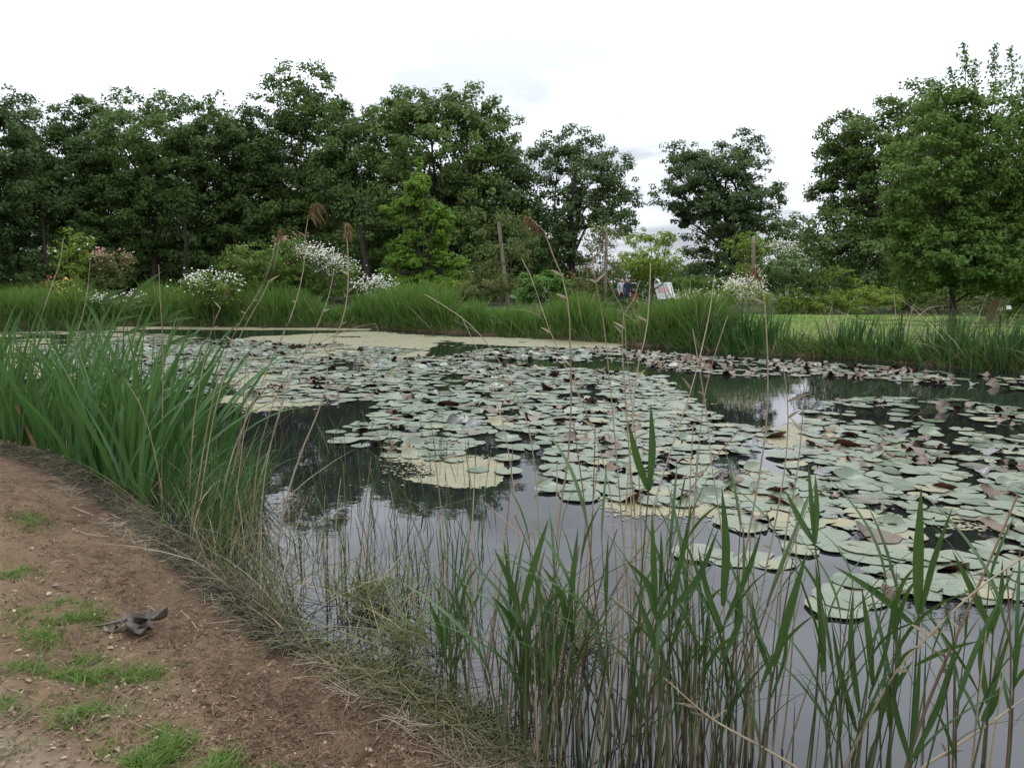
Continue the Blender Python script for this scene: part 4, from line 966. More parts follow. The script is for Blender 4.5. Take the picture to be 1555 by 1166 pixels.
def dead_stalk(label, pts, r=0.005, mat='dead', base=None, head=None, Y=None, bits=3, side=1):
    bx, by = base or pts[-1]
    bp_ = W(bx, by, 0.0)
    Yb = Y or bp_[1]
    path = stalk_path(list(pts) + ([base] if base else []), Yb, 22, rng.uniform(-.15, .25))
    bp_ = path[-1].copy()
    path[-1, 2] -= 0.08
    t_ = empty('dead_reed', bp_, label, 'dead reed', DEADG)
    V, F = tubes(path - bp_, r * .84 * np.linspace(.5, 1.15, 22) * (1 + .12 * (np.arange(22) % 4 == 0)), 6)
    obj('stem', mesh_np('stem', V, F), M[mat], t_)
    for k in range(bits):
        i = int(rng.integers(2, 15)); a = path[i] - bp_
        tg = norm(path[i - 1] - path[i + 1])
        sdir = norm(np.array([rng.choice([-1, 1]) * 1.0, rng.normal() * .3, 0.2]) + tg * rng.uniform(.3, 1.2))
        L = rng.uniform(.03, .10)
        pth = a + sdir * L * np.linspace(0, 1, 4)[:, None] + np.array([0, 0, -.01]) * (np.linspace(0, 1, 4)**2)[:, None]
        V, F = ribbons(pth, np.array([.6, 1, .7, .1]) * .006, (0, .3, 1), .3)
        obj('sheath', mesh_np('sheath', V, F), M['straw'], t_)
    if head:
        L, n, dr = head
        V, F = plume(path - bp_, L, n, dr, int(rng.integers(1e6)), side)
        tag(obj('seed_head', mesh_np('seed_head', V, F, False), M['plume'], t_), kind='stuff')
    return t_
dead_stalk('pale arching stalk ending in a round brown head', [(803, 330), (812, 332), (835, 378), (852, 415), (863, 465), (866, 530), (867, 620), (862, 700), (850, 780), (840, 880), (832, 1000)], .0062, head=(.09, 70, 1.3), bits=4, side=-1)
dead_stalk('thin stalk curving down from the grass clump across the raft', [(792, 392), (806, 420), (830, 490), (860, 560), (900, 650), (925, 740), (935, 850), (940, 1010)], .004)
dead_stalk('straight thin stalk left of the forked one', [(898, 365), (903, 420), (915, 480), (925, 570), (935, 680), (945, 800), (960, 1000)], .0042)
dead_stalk('leaning stalk with a bent tan head before the pink-flecked shrub', [(424, 348), (418, 375), (408, 410), (395, 440), (370, 480), (345, 530), (325, 600), (300, 740)], .0055, base=(290, 800), head=(.12, 60, .9))
dead_stalk('second leaning stalk close beside the bent tan head', [(425, 362), (418, 400), (403, 440), (375, 490), (352, 540), (330, 610), (310, 720)], .0045, base=(300, 790))
dead_stalk('tall stalk with a dark drooping plume against the wood', [(478, 310), (470, 325), (465, 345), (462, 400), (452, 450), (438, 490), (415, 540), (390, 600), (350, 700)], .0058, base=(330, 800), head=(.22, 75, 1.1), bits=5)
dead_stalk('whitish stalk with a tan upright tuft', [(524, 340), (528, 375), (529, 420), (526, 460), (519, 490), (505, 520), (497, 545), (497, 575), (485, 620), (460, 680), (440, 740)], .0068, base=(420, 830), head=(.16, 60, 1.0), bits=7)
dead_stalk('snapped stalk lying over with a frayed white node', [(645, 447), (680, 468), (703, 484), (745, 528), (775, 580), (800, 640), (812, 710), (818, 800)], .005, base=(822, 940), bits=2)
dead_stalk('thin stalk forked off the snapped one', [(700, 480), (722, 525), (745, 580), (765, 650), (780, 740), (790, 850)], .0038, base=(795, 960))
dead_stalk('forked grey stalk with two spreading arms', [(972, 425), (965, 450), (948, 475), (945, 520), (948, 580), (955, 680), (965, 800)], .005, base=(960, 1000))
dead_stalk('thin arm of the forked grey stalk', [(922, 421), (932, 445), (945, 468), (950, 520), (958, 600), (970, 720)], .004, base=(975, 980))
dead_stalk('straight stalk beside the small round tree', [(988, 400), (986, 450), (982, 500), (968, 560), (960, 650), (950, 780)], .0048, base=(945, 1010))
dead_stalk('slanting stalk rising past the white board', [(1085, 418), (1080, 460), (1068, 520), (1050, 590), (1020, 680), (990, 780)], .0048, base=(975, 1020))
dead_stalk('stalk with a brown nodding tuft before the cream roses', [(1138, 405), (1148, 412), (1158, 440), (1163, 490), (1166, 560), (1164, 640), (1150, 740), (1135, 820)], .0052, base=(1110, 1040), head=(.09, 50, 1.0))
dead_stalk('thin upright stalk in the dark pool', [(1190, 560), (1196, 610), (1194, 690), (1180, 780), (1160, 880)], .0045, base=(1130, 1060))
dead_stalk('stalk with a split tip beside the dark pool', [(1212, 568), (1219, 580), (1218, 640), (1210, 720), (1195, 800)], .0042, base=(1180, 1010))
dead_stalk('thin stalk rising left of the dark pool', [(1052, 500), (1062, 560), (1072, 620), (1080, 700), (1095, 800)], .0042, base=(1100, 1000))
dead_stalk('thin slanting stalk over the middle raft', [(1105, 480), (1085, 540), (1070, 600), (1060, 700), (1050, 820)], .004, base=(1040, 1030))
dead_stalk('brown stalk slanting across the raft', [(1127, 648), (1090, 690), (1050, 740), (1000, 800), (960, 850)], .005, 'deadbrown', base=(880, 1010))
dead_stalk('dark brown stalk leaning at the picture edge', [(1545, 752), (1525, 800), (1490, 880), (1455, 960), (1420, 1040), (1390, 1120)], .0065, 'deadbrown', base=(1360, 1220))
dead_stalk('long tan stalk fallen slantwise over the right reeds', [(1570, 835), (1490, 890), (1420, 955), (1360, 1020), (1320, 1090), (1290, 1150)], .0055, base=(1270, 1220))
dead_stalk('lowest fallen tan stalk near the paired leaves', [(1555, 1060), (1500, 1100), (1440, 1140), (1400, 1166)], .006, base=(1370, 1200))
dead_stalk('long stalk lying diagonally through the front reeds', [(735, 762), (800, 820), (900, 890), (960, 930)], .0045, base=(1010, 985), Y=3.2)
dead_stalk('fallen stalk slanting down to the bottom reeds', [(1010, 1030), (1080, 1090), (1150, 1130), (1210, 1166)], .0055, base=(1240, 1190), Y=2.35)
dead_stalk('tall thin stalk over the left iris bed', [(96, 362), (92, 395), (80, 430), (68, 465), (60, 490)], .0075, base=(40, 640), bits=1)
dead_stalk('straight thin stalk in the middle of the iris bed', [(241, 402), (243, 450), (247, 520), (247, 600), (246, 680)], .0055, base=(245, 760), bits=1)
dead_stalk('stalk with a pinkish tip among the far left grass', [(137, 397), (134, 430), (130, 460), (122, 490), (112, 530)], .006, base=(100, 680), head=(.06, 20, 1.0))
dead_stalk('stalk with a tan tip before the low white shrub', [(345, 436), (338, 460), (325, 490), (312, 540), (300, 600)], .0055, base=(285, 780), head=(.07, 24, 1.0))
dead_stalk('thin slanted stalk before the white arching shrub', [(507, 410), (502, 440), (490, 475), (470, 520), (440, 580), (410, 680)], .0045, base=(390, 850))
dead_stalk('broken stalk bent flat over the far scum', [(577, 508), (575, 492), (560, 493), (510, 508), (470, 530), (430, 580), (400, 660)], .004, base=(380, 830), bits=1)
dead_stalk('sloping stalk in the iris bed with a bent middle', [(186, 573), (205, 600), (222, 640), (235, 690)], .0055, base=(250, 770), bits=1)
# thin bare stalks of the same kind between them
ords = ['one', 'another', 'a third', 'a fourth', 'a fifth', 'a sixth', 'a seventh', 'an eighth']
thin = 0
for (u, v, n, h0, h1, spread, where) in ((345, 790, 8, .8, 1.3, 60, 'in the left marsh edge'), (560, 900, 8, .5, .95, 90, 'in the open water left of the front reeds'), (720, 1010, 8, .7, 1.2, 60, 'in the first clump of front reeds'), (850, 1080, 8, .8, 1.3, 50, 'in the middle front reeds'), (1000, 1120, 8, .8, 1.35, 60, 'behind the twin-leaved reed'), (1150, 1140, 7, .7, 1.1, 60, 'beside the forked reed'), (1480, 1180, 5, .6, .9, 60, 'at the picture edge')):
    for k in range(n):
        w_ = W(u + rng.normal() * spread * .6, v + rng.normal() * 18)
        h = rng.uniform(h0, h1); ln = rng.normal() * .10 + (.28 if u < 400 else .02); ln2 = rng.normal() * .08
        s = np.linspace(1, 0, 14)[:, None]
        pth = np.array([0, 0, -.06]) + s * np.array([ln * h, ln2 * h, h]) + s**2 * np.array([rng.normal() * .06, rng.normal() * .04, 0])
        V, F = tubes(pth, .0042 * np.linspace(.5, 1.1, 14), 5)
        o_ = obj('dead_reed', mesh_np('dead_reed', V, F), M['dead'] if rng.random() < .65 else M['deadbrown'], None, w_)
        tag(o_, f"thin bare stalk, {ords[k]} {where}", 'dead reed', DEADG)

# --- green reeds
REEDG = 'green reeds growing at the pond edge'
def reed_leaf_me(seed, L, hw, bend, twist):
    g = np.random.default_rng(seed)
    s = np.linspace(0, 1, 11)
    pth = np.stack([bend * s**2 * L + .04 * L * s, g.normal() * .06 * L * s**2, L * s * (1 - .12 * bend * s)], -1)
    w = hw * np.interp(s, [0, .06, .2, .45, .75, 1], [.35, .55, .95, 1, .6, .03])
    V, F = ribbons(pth, w, (math.sin(twist), math.cos(twist), 0), .28)
    me = mesh_np('leaf', V, F); me.materials.append(M['reedleaf']); return me
leaf_lib = [reed_leaf_me(i, L, hw * .72, bd_, tw) for i, (L, hw, bd_, tw) in enumerate([(.34, .0085, .25, .2), (.42, .0105, .35, .5), (.30, .0095, .15, -.3), (.46, .011, .5, .1), (.26, .0075, .3, .9), (.38, .010, .1, -.6), (.40, .009, .7, .4), (.22, .007, .2, 0.)])]
def stem_me(h, lean, seed):
    g = np.random.default_rng(seed)
    s = np.linspace(0, 1, 9)
    pth = np.stack([lean * h * s**1.5, g.normal() * .03 * s**2, h * s], -1)
    V, F = tubes(pth - np.array([0, 0, .06]) * (1 - s)[:, None], .0036 * np.linspace(1.15, .45, 9), 6)
    me = mesh_np('stem', V, F); me.materials.append(M['reedstem']); return me, pth
stem_lib = [stem_me(h, l, i) for i, (h, l) in enumerate([(.62, .05), (.72, .1), (.80, -.05), (.9, .12), (.55, .0), (.68, -.1), (.85, .04)])]
def green_reed(base, hs, lean, rz, nleaf, label, up=True):
    t_ = empty('green_reed', base, label, 'reed', REEDG)
    t_.rotation_euler = (lean[0], lean[1], 0)
    me, pth = stem_lib[int(rng.integers(len(stem_lib)))]
    st = obj('stem', me, None, t_); st.scale = (1, 1, hs)
    a0 = rz
    for k in range(nleaf):
        f = np.interp(k, [0, max(1, nleaf - 1)], [.35, .99])
        i = f * 8; i0 = int(i); p_ = pth[i0] * (1 - (i - i0)) + pth[min(8, i0 + 1)] * (i - i0)
        lf = obj('leaf', leaf_lib[int(rng.integers(len(leaf_lib)))], None, t_)
        lf.location = (p_[0], p_[1], p_[2] * hs)
        a0 += math.pi + rng.normal() * .5
        out_ = rng.uniform(.08, .38) if up else rng.uniform(.3, .9)
        lf.rotation_euler = (0, out_, a0)
        sc = rng.uniform(.7, 1.15) * (1 if k < nleaf - 1 else .85)
        lf.scale = (sc, sc, sc)
clusters = [(645, 1010, 3, .34, 22, 'by the floating weed'), (705, 1045, 6, .45, 20, 'in the first clump at the soil edge'), (790, 1120, 12, .90, 26, 'in the clump over the straw edge'), (855, 1150, 11, 1.0, 24, 'in the thick middle clump'), (950, 1170, 9, 1.05, 28, 'round the twin-leaved reed'), (1030, 1190, 11, 1.08, 24, 'in the tallest front clump'), (1095, 1190, 11, 1.05, 22, 'beside the broad diagonal leaf'), (1165, 1220, 2, .9, 20, 'at the gap of open water'), (1280, 1235, 8, .95, 20, 'in the clump below the pads'), (1345, 1240, 4, .9, 22, 'near the paired upright leaves'), (1485, 1210, 5, .85, 22, 'beneath the dark leaning stalk'), (1545, 1180, 2, .85, 14, 'at the very picture edge')]
ORD2 = [o_.replace(' nearest', '') for o_ in ORD]; ORD2[0] = 'first'
for (u, v, n, hs, sp_, where) in clusters:
    L = sorted([(u + rng.normal() * sp_, v + rng.normal() * 16) for _ in range(n)])
    for k, (uu, vv) in enumerate(L):
        w_ = W(uu, vv)
        green_reed(w_, hs * rng.uniform(.72, 1.12), (rng.normal() * .06, rng.normal() * .07), rng.uniform(0, 6.28), int(rng.integers(3, 6)), f"slim green reed, {ORD2[k]} along the row {where}")
def custom_reed(label, stem, leaves, Y=None):
    base = W(*stem[-1]); Yb = Y or base[1]
    path = stalk_path(stem, Yb, 18)
    base = path[-1].copy(); path[-1, 2] -= .06
    t_ = empty('green_reed', base, label, 'reed', REEDG)
    V, F = tubes(path - base, .0042 * np.linspace(.6, 1.2, 18), 6)
    obj('stem', mesh_np('stem', V, F), M['reedstem'], t_)
    for pts, hw in leaves:
        dy = rng.uniform(-.06, .04)
        pth = smooth_path([P(x, y, Yb + dy * i / (len(pts) - 1)) for i, (x, y) in enumerate(pts)], 12)
        s = np.linspace(0, 1, 12)
        w = hw * .84 * Yb / FPX * np.interp(s, [0, .08, .3, .55, .8, 1], [.4, .7, 1, .95, .55, .03])
        a = rng.uniform(-.5, .5)
        tg = norm(pth[-1] - pth[0])
        sd_ = norm(np.cross(tg, np.array([math.sin(a), math.cos(a), 0.])))
        V, F = ribbons(pth - base, w, sd_, .3)
        obj('leaf', mesh_np('leaf', V, F), M['reedleaf'], t_)
custom_reed('tall twin-leaved reed standing alone over the raft', [(985, 745), (976, 850), (966, 1000), (955, 1130)], [([(985, 745), (968, 695), (954, 640)], 7.5), ([(986, 745), (991, 680), (988, 612)], 7)])
custom_reed('tall reed with a pair of broad upright leaves before the pads', [(1395, 930), (1391, 1000), (1385, 1100), (1378, 1200)], [([(1394, 930), (1394, 850), (1399, 738)], 9.5), ([(1397, 930), (1416, 850), (1447, 768)], 9.5), ([(1390, 952), (1330, 900), (1265, 858)], 7), ([(1388, 1010), (1440, 985), (1490, 972)], 5)])
custom_reed('forked reed with three narrow leaves beside open water', [(1237, 825), (1245, 880), (1245, 940), (1240, 1050), (1225, 1215)], [([(1237, 825), (1215, 790), (1192, 743)], 6), ([(1236, 822), (1231, 760), (1227, 700)], 5.5), ([(1238, 825), (1240, 770), (1238, 718)], 5), ([(1250, 1020), (1246, 940), (1238, 850)], 7)])
custom_reed('reed with one long blade rising over the open water', [(1172, 1020), (1165, 1120), (1155, 1215)], [([(1175, 1012), (1198, 930), (1226, 835)], 8), ([(1172, 1030), (1150, 960), (1140, 900)], 5), ([(1170, 1060), (1190, 1000), (1196, 930)], 5)])
custom_reed('reed with a broad diagonal blade right of the twin leaves', [(1100, 945), (1090, 1050), (1078, 1210)], [([(1102, 940), (1133, 870), (1158, 800)], 8.5), ([(1098, 920), (1103, 830), (1096, 738)], 8), ([(1098, 960), (1075, 900), (1060, 830)], 6), ([(1096, 1000), (1120, 950), (1126, 890)], 6)])
custom_reed('many-leaved reed beneath the twin leaves', [(998, 945), (1000, 1030), (1005, 1210)], [([(999, 940), (1030, 860), (1052, 758)], 7.5), ([(1000, 945), (1058, 880), (1092, 800)], 6), ([(997, 940), (980, 880), (950, 850)], 6.5), ([(996, 930), (993, 860), (990, 775)], 6), ([(1000, 1000), (985, 950), (962, 890)], 6)])
custom_reed('reed with a dark slanting blade at the row by the pads', [(1310, 1090), (1300, 1160), (1290, 1215)], [([(1312, 1090), (1350, 1050), (1386, 1003)], 8.5), ([(1318, 1060), (1345, 980), (1358, 893)], 7.5), ([(1325, 1040), (1318, 960), (1308, 888)], 6.5), ([(1300, 1110), (1275, 1020), (1262, 940)], 6.5), ([(1305, 1080), (1292, 980), (1296, 890)], 6)])
custom_reed('reed reaching up under the paired leaves', [(1385, 1150), (1380, 1190), (1375, 1220)], [([(1386, 1150), (1420, 1080), (1455, 965)], 7), ([(1383, 1160), (1360, 1080), (1350, 1010)], 6), ([(1384, 1140), (1392, 1060), (1398, 980)], 5)])
custom_reed('edge reed with a broad dark blade and thin slanting leaf', [(1508, 960), (1502, 1060), (1492, 1200)], [([(1508, 962), (1478, 900), (1446, 835)], 6.5), ([(1507, 958), (1520, 900), (1522, 850)], 5), ([(1492, 1095), (1505, 1070), (1518, 1042)], 9), ([(1500, 1070), (1490, 1010), (1488, 950)], 6), ([(1500, 1080), (1520, 1000), (1540, 940)], 5)])
custom_reed('reed with a wide dark blade in the middle clump', [(862, 960), (850, 1040), (838, 1150)], [([(808, 1036), (838, 992), (866, 948)], 12), ([(862, 955), (850, 900), (822, 858)], 6), ([(863, 950), (870, 880), (878, 800)], 6)])
custom_reed('reed with spread V leaves over the straw edge', [(790, 935), (790, 1030), (792, 1125)], [([(790, 932), (775, 885), (750, 832)], 6.5), ([(791, 932), (810, 862), (834, 785)], 7), ([(790, 960), (770, 930), (748, 905)], 5.5), ([(790, 980), (812, 930), (820, 880)], 5.5)])
# reed leaves bent by the wind over the left bed
for k, (pts, hw, lb) in enumerate([([(190, 470), (210, 440), (247, 412)], 3.5, 'flat wind-blown reed blade pointing at the shade'), ([(155, 460), (168, 448), (178, 440)], 5, 'short upturned reed blade above the bed'), ([(248, 490), (252, 470), (256, 458)], 5, 'fan of pale reed leaves above the scum')]):
    custom_reed(lb, [pts[0], (pts[0][0] - 4, pts[0][1] + 60), (pts[0][0] - 20, 720)], [(pts, hw), ([pts[0], (pts[0][0] + 18, pts[0][1] - 14), (pts[0][0] + 38, pts[0][1] - 22)], 3), ([pts[0], (pts[0][0] + 25, pts[0][1] - 6), (pts[0][0] + 50, pts[0][1] - 8)], 3), ([(pts[0][0] - 3, pts[0][1] + 40), (pts[0][0] + 30, pts[0][1] + 24), (pts[0][0] + 60, pts[0][1] + 18)], 3)])

# --- iris bed on the left: plants of broad leaves
def iris_leaf_me(seed, L, hw, lean, nod):
    g = np.random.default_rng(seed)
    s = np.linspace(0, 1, 9)
    pth = np.stack([lean * L * s**1.7, g.normal() * .05 * L * s**2, L * s * (1 - nod * s**4)], -1)
    w = hw * np.interp(s, [0, .15, .5, .8, 1], [.8, 1, .9, .5, .03])
    V, F = ribbons(pth, w, (math.cos(g.uniform(-1, 1)), math.sin(g.uniform(-1, 1)), 0), .15)
    me = mesh_np('leaf', V, F); me.materials.append(M['iris']); return me
iris_lib = [iris_leaf_me(60 + i, L * 1.12, hw * 1.3, ln, nd) for i, (L, hw, ln, nd) in enumerate([(1.1, .014, .1, 0), (1.25, .016, .22, .02), (.95, .013, .3, .05), (1.2, .015, .42, .08), (1.0, .015, .02, 0), (.8, .012, .18, 0), (1.15, .014, .55, .12), (1.3, .015, .3, .03)])]
IRG = 'iris plants in the bed by the near bank'
def iris_plant(base, hs, lean, n, label):
    t_ = empty('iris_plant', base, label, 'iris', IRG)
    for k in range(n):
        lf = obj('leaf', iris_lib[int(rng.integers(len(iris_lib)))], None, t_)
        lf.location = (rng.normal() * .035, rng.normal() * .03, -.05)
        sc = hs * rng.uniform(.65, 1.1)
        lf.scale = (rng.uniform(.8, 1.3), 1, sc)
        lf.scale[0] *= 1
        lf.rotation_euler = (rng.normal() * .07, lean + rng.normal() * .08, rng.normal() * .7 + (math.pi if rng.random() < .22 else 0))
rows = [([(-20, 662), (40, 674), (100, 695), (160, 730), (215, 762)], 16, 1.12, .05, 'front row of the bed at the soil'), ([(-20, 640), (60, 650), (130, 672), (200, 712), (260, 745)], 16, 1.2, .08, 'second row of the bed'), ([(-20, 625), (80, 632), (160, 652), (240, 690), (300, 725)], 15, 1.22, .11, 'third row of the bed'), ([(60, 618), (160, 632), (250, 665), (330, 705)], 11, 1.12, .15, 'back row of the bed towards the water')]
for pts, n, hs, ln, where in rows:
    pts = np.array(pts, float)
    for k in range(n):
        f = (k + rng.uniform(-.35, .35)) / (n - 1) * (len(pts) - 1); f = min(max(f, 0), len(pts) - 1.001)
        i = int(f); q = pts[i] * (1 - f + i) + pts[i + 1] * (f - i)
        w_ = W(q[0], q[1] + rng.normal() * 4, 0.03)
        w_[2] = max(0.0, float(ground_z(np.array([w_[0]]), np.array([w_[1]]), False)[0]))
        iris_plant(w_, hs * rng.uniform(.85, 1.1), ln, int(rng.integers(7, 10)), f"broad-leaved iris plant, {ORD2[k]} along the {where}")
w_ = W(112, 700, .05); iris_plant(w_, .62, .02, 6, 'short bright green iris fan in front of the bed')
# one brown dead leaf stub in the bed
V, F = ribbons(smooth_path([W(52, 676, .03), W(52, 676, .03) + np.array([-.10, 0, .28]), W(52, 676, .03) + np.array([-.16, 0, .45])], 8), .02 * np.linspace(1, .7, 8), (1, .3, 0), .2)
tag(obj('dead_iris_leaf', mesh_np('dead_iris_leaf', V, F), M['plume']), 'rust-brown broken leaf stub at the foot of the iris bed', 'leaf')

# --- marsh grass between bed and water, rushes in the water
def px_scatter(n, poly, z=0.0):
    poly = np.array(poly, float); out_ = []
    lo, hi = poly.min(0), poly.max(0)
    while len(out_) < n:
        q = rng.uniform(lo, hi, (n * 3, 2)); q = q[inpoly(q[:, 0], q[:, 1], [tuple(p_) for p_ in poly])]
        out_ += [W(a, b_, z) for a, b_ in q]
    return np.array(out_[:n])
def grass_stuff(name, label, pts, h0, h1, lean, w, mat, bias=(0, 0), K=6, sink=.03, curve=.5, follow=True):
    n = len(pts); pts = pts.copy()
    if follow: pts[:, 2] = np.maximum(ground_z(pts[:, 0], pts[:, 1]), -0.05) - sink
    V, F = ribbons(*blade_set(pts, rng.uniform(h0, h1, n), rng.normal(size=(n, 2)) * lean + np.array(bias), w * rng.uniform(.7, 1.4, n), K, curve))
    return tag(obj(name, mesh_np(name, V, F, False), M[mat]), label, kind='stuff')
EDGE = [(200, 745), (300, 690), (360, 700), (400, 800), (430, 900), (470, 960), (420, 960), (330, 880), (250, 810)]
grass_stuff('marsh_grass', 'olive marsh grass thicket beside the iris bed', px_scatter(800, EDGE), .12, .45, .42, .0022, 'sedge', (.10, 0))
grass_stuff('marsh_grass', 'tangle of dry tan stems in the marsh edge', px_scatter(240, EDGE), .2, .65, .4, .0022, 'straw', (.2, 0))
grass_stuff('marsh_grass', 'green marsh grass at the iris bed edge', px_scatter(420, [(230, 770), (330, 690), (385, 720), (400, 780), (340, 840)]), .3, .7, .2, .005, 'iris', (.18, 0))
grass_stuff('marsh_grass', 'dry grass at the waterline below the soil bank', px_scatter(900, [(380, 880), (450, 940), (560, 990), (700, 1050), (760, 1110), (740, 1130), (640, 1080), (480, 1010), (400, 950)])[:520], .05, .18, .7, .0028, 'sedge')
grass_stuff('water_rushes', 'fine green rush shoots standing in the shallow water', px_scatter(230, [(430, 640), (560, 640), (740, 700), (760, 800), (720, 980), (600, 960), (470, 900), (430, 780)]), .12, .42, .12, .0035, 'reedleaf', follow=False)
grass_stuff('water_rushes', 'brownish rush shoots standing in the shallow water', px_scatter(150, [(400, 640), (540, 660), (740, 740), (740, 1000), (620, 970), (450, 900)]), .12, .4, .2, .003, 'sedge', follow=False)
grass_stuff('water_rushes', 'thin dead shoots between the front reeds', px_scatter(120, [(690, 1010), (800, 1050), (1150, 1120), (1200, 1230), (800, 1200), (700, 1080)]), .3, .85, .09, .0032, 'straw', follow=False, curve=.2)
grass_stuff('reed_shoots', 'low green shoots filling the foot of the front reeds', px_scatter(110, [(690, 1030), (800, 1080), (1120, 1140), (1420, 1190), (1400, 1260), (800, 1220), (700, 1080)]), .3, .7, .10, .004, 'reedstem', follow=False, curve=.2)

# ------------------------------------------------------------------ soil bank details
def soil_grass(poly, n, h=.05):
    return px_scatter(n, poly, .25)
TUFTS = [[(40, 900), (140, 880), (170, 900), (120, 930), (60, 960), (30, 935)], [(20, 985), (110, 960), (165, 985), (150, 1010), (60, 1005)], [(180, 985), (240, 970), (245, 985), (190, 1000)], [(0, 845), (45, 852), (20, 862)], [(0, 1050), (30, 1055), (0, 1070)], [(190, 1100), (260, 1075), (310, 1090), (350, 1130), (360, 1170), (200, 1170), (150, 1150)], [(105, 1050), (150, 1055), (130, 1080)], [(300, 1140), (400, 1130), (430, 1166), (300, 1170)], [(20, 760), (60, 765), (50, 785)]]
pts = np.concatenate([px_scatter(n, p_, .25) for p_, n in zip(TUFTS, (2600, 2600, 800, 400, 300, 6500, 700, 1600, 500))])
pts[:, :2] += rng.normal(size=(len(pts), 2)) * .055
kk = fbm(pts[:, 0] * 9, pts[:, 1] * 9, 3, 50) + rng.normal(size=len(pts)) * .05 > .50
grass_stuff('grass', 'short bright grass tufts on the trodden soil', pts[kk], .012, .042, .7, .0016, 'tuft', sink=.004)
pts = px_scatter(3500, [(0, 700), (150, 740), (320, 890), (640, 1060), (780, 1166), (0, 1166)], .25)
kk = fbm(pts[:, 0] * 5, pts[:, 1] * 5, 3, 51) > .52
grass_stuff('grass', 'thin yellowing grass scattered over the soil bank', pts[kk], .015, .05, .8, .0018, 'sedge', sink=.004)
def litter(name, label, pts, L0, L1, r, mat, lift=.012):
    n = len(pts); pts = pts.copy()
    a = rng.uniform(0, 2 * np.pi, n); L = rng.uniform(L0, L1, n)
    s = np.linspace(-.5, .5, 5)
    d = np.stack([np.cos(a), np.sin(a)], -1)
    bend = rng.normal(size=n) * .15
    X = pts[:, 0:1] + (d[:, 0:1] * s + (-d[:, 1:2]) * bend[:, None] * s**2) * L[:, None]
    Y = pts[:, 1:2] + (d[:, 1:2] * s + d[:, 0:1] * bend[:, None] * s**2) * L[:, None]
    Z = ground_z(X.ravel(), Y.ravel()).reshape(X.shape)
    Z = np.maximum(Z, 0) ; Z = Z.mean(1, keepdims=True) * .6 + Z * .4 + lift * rng.random((n, 1)) + .003 + rng.normal(size=(n, 1)) * .35 * s * np.minimum(L, .12)[:, None]
    V, F = tubes(np.stack([X, Y, Z], -1)[:, ::2] if L1 < .12 else np.stack([X, Y, Z], -1), r * rng.uniform(.6, 1.4, (n, 1)) * (np.array([.7, 1, .5]) if L1 < .12 else np.array([.7, 1, 1, .9, .5])), 3)
    return tag(obj(name, mesh_np(name, V, F), M[mat]), label, kind='stuff')
SHORE = [(60, 705), (200, 760), (300, 830), (400, 900), (470, 960), (600, 1010), (720, 1070), (860, 1166), (720, 1166), (600, 1080), (440, 990), (330, 910), (200, 820), (80, 740)]
_q = px_scatter(3000, SHORE, .1)
_q = _q[fbm(_q[:, 0] * 3.5, _q[:, 1] * 3.5, 3, 70) + .12 * rng.random(len(_q)) > .53]
litter('straw_litter', 'pale broken straw strewn along the water edge', _q, .05, .3, .0015, 'straw', .03)
litter('straw_litter', 'short straw bits over the soil bank', px_scatter(900, [(0, 690), (150, 730), (340, 880), (700, 1060), (800, 1166), (0, 1166)], .25), .02, .1, .0014, 'straw')
_q = px_scatter(2600, [(-10, 672), (60, 684), (110, 703), (220, 775), (310, 862), (410, 930), (470, 985), (430, 985), (300, 880), (190, 790), (90, 722), (-10, 690)], .05)
litter('wet_litter', 'dark wet leaf litter along the foot of the iris bed', _q, .04, .28, .003, 'wet', .05)
litter('root_litter', 'brown root and stem bits on the crumbly soil', px_scatter(4500, [(0, 690), (120, 715), (320, 860), (700, 1060), (800, 1166), (380, 1166), (260, 960), (150, 850), (0, 800)], .25), .015, .07, .0019, 'crumb', .015)
litter('cut_reeds', 'green and grey cut reed leaves heaped on the water edge', px_scatter(420, [(420, 930), (500, 965), (620, 1010), (740, 1070), (820, 1140), (760, 1150), (640, 1070), (500, 1000)], .08), .12, .45, .0026, 'sedge', .05)
pts = px_scatter(8000, [(0, 690), (120, 715), (320, 860), (700, 1060), (800, 1166), (0, 1166)], .25)
kk = rng.random(len(pts)) < (.25 + .75 * (fbm(pts[:, 0] * 3, pts[:, 1] * 3, 3, 60) > .5))
pts = pts[kk]; pts[:, 2] = ground_z(pts[:, 0], pts[:, 1]) + .004
sz = rng.uniform(.008, .024, len(pts))
V, F = leafquads(pts, norm(rng.normal(size=pts.shape) * .6 + np.array([0, 0, 1])), sz, sz * .6)
tag(obj('soil_crumbs', mesh_np('soil_crumbs', V, F, False), M['crumb']), 'small flat clods and leaf scraps lying on the soil', kind='stuff')

pts = px_scatter(420, [(0, 690), (120, 715), (320, 860), (700, 1060), (800, 1166), (0, 1166)], .25)
pts[:, 2] = ground_z(pts[:, 0], pts[:, 1]) + .006
sz = rng.uniform(.012, .03, len(pts))
V, F = leafquads(pts, norm(rng.normal(size=pts.shape) * .35 + np.array([0, 0, 1])), sz, sz * .5)
tag(obj('leaf_litter', mesh_np('leaf_litter', V, F, False), M['fallen']), 'tan scraps of old leaves over the soil', kind='stuff')
def on_ground(u, v, lift=.01):
    w_ = W(u, v, .25)
    for _ in range(4):
        z = float(ground_z(np.array([w_[0]]), np.array([w_[1]]))[0]); w_ = W(u, v, z)
    w_[2] += lift
    return w_
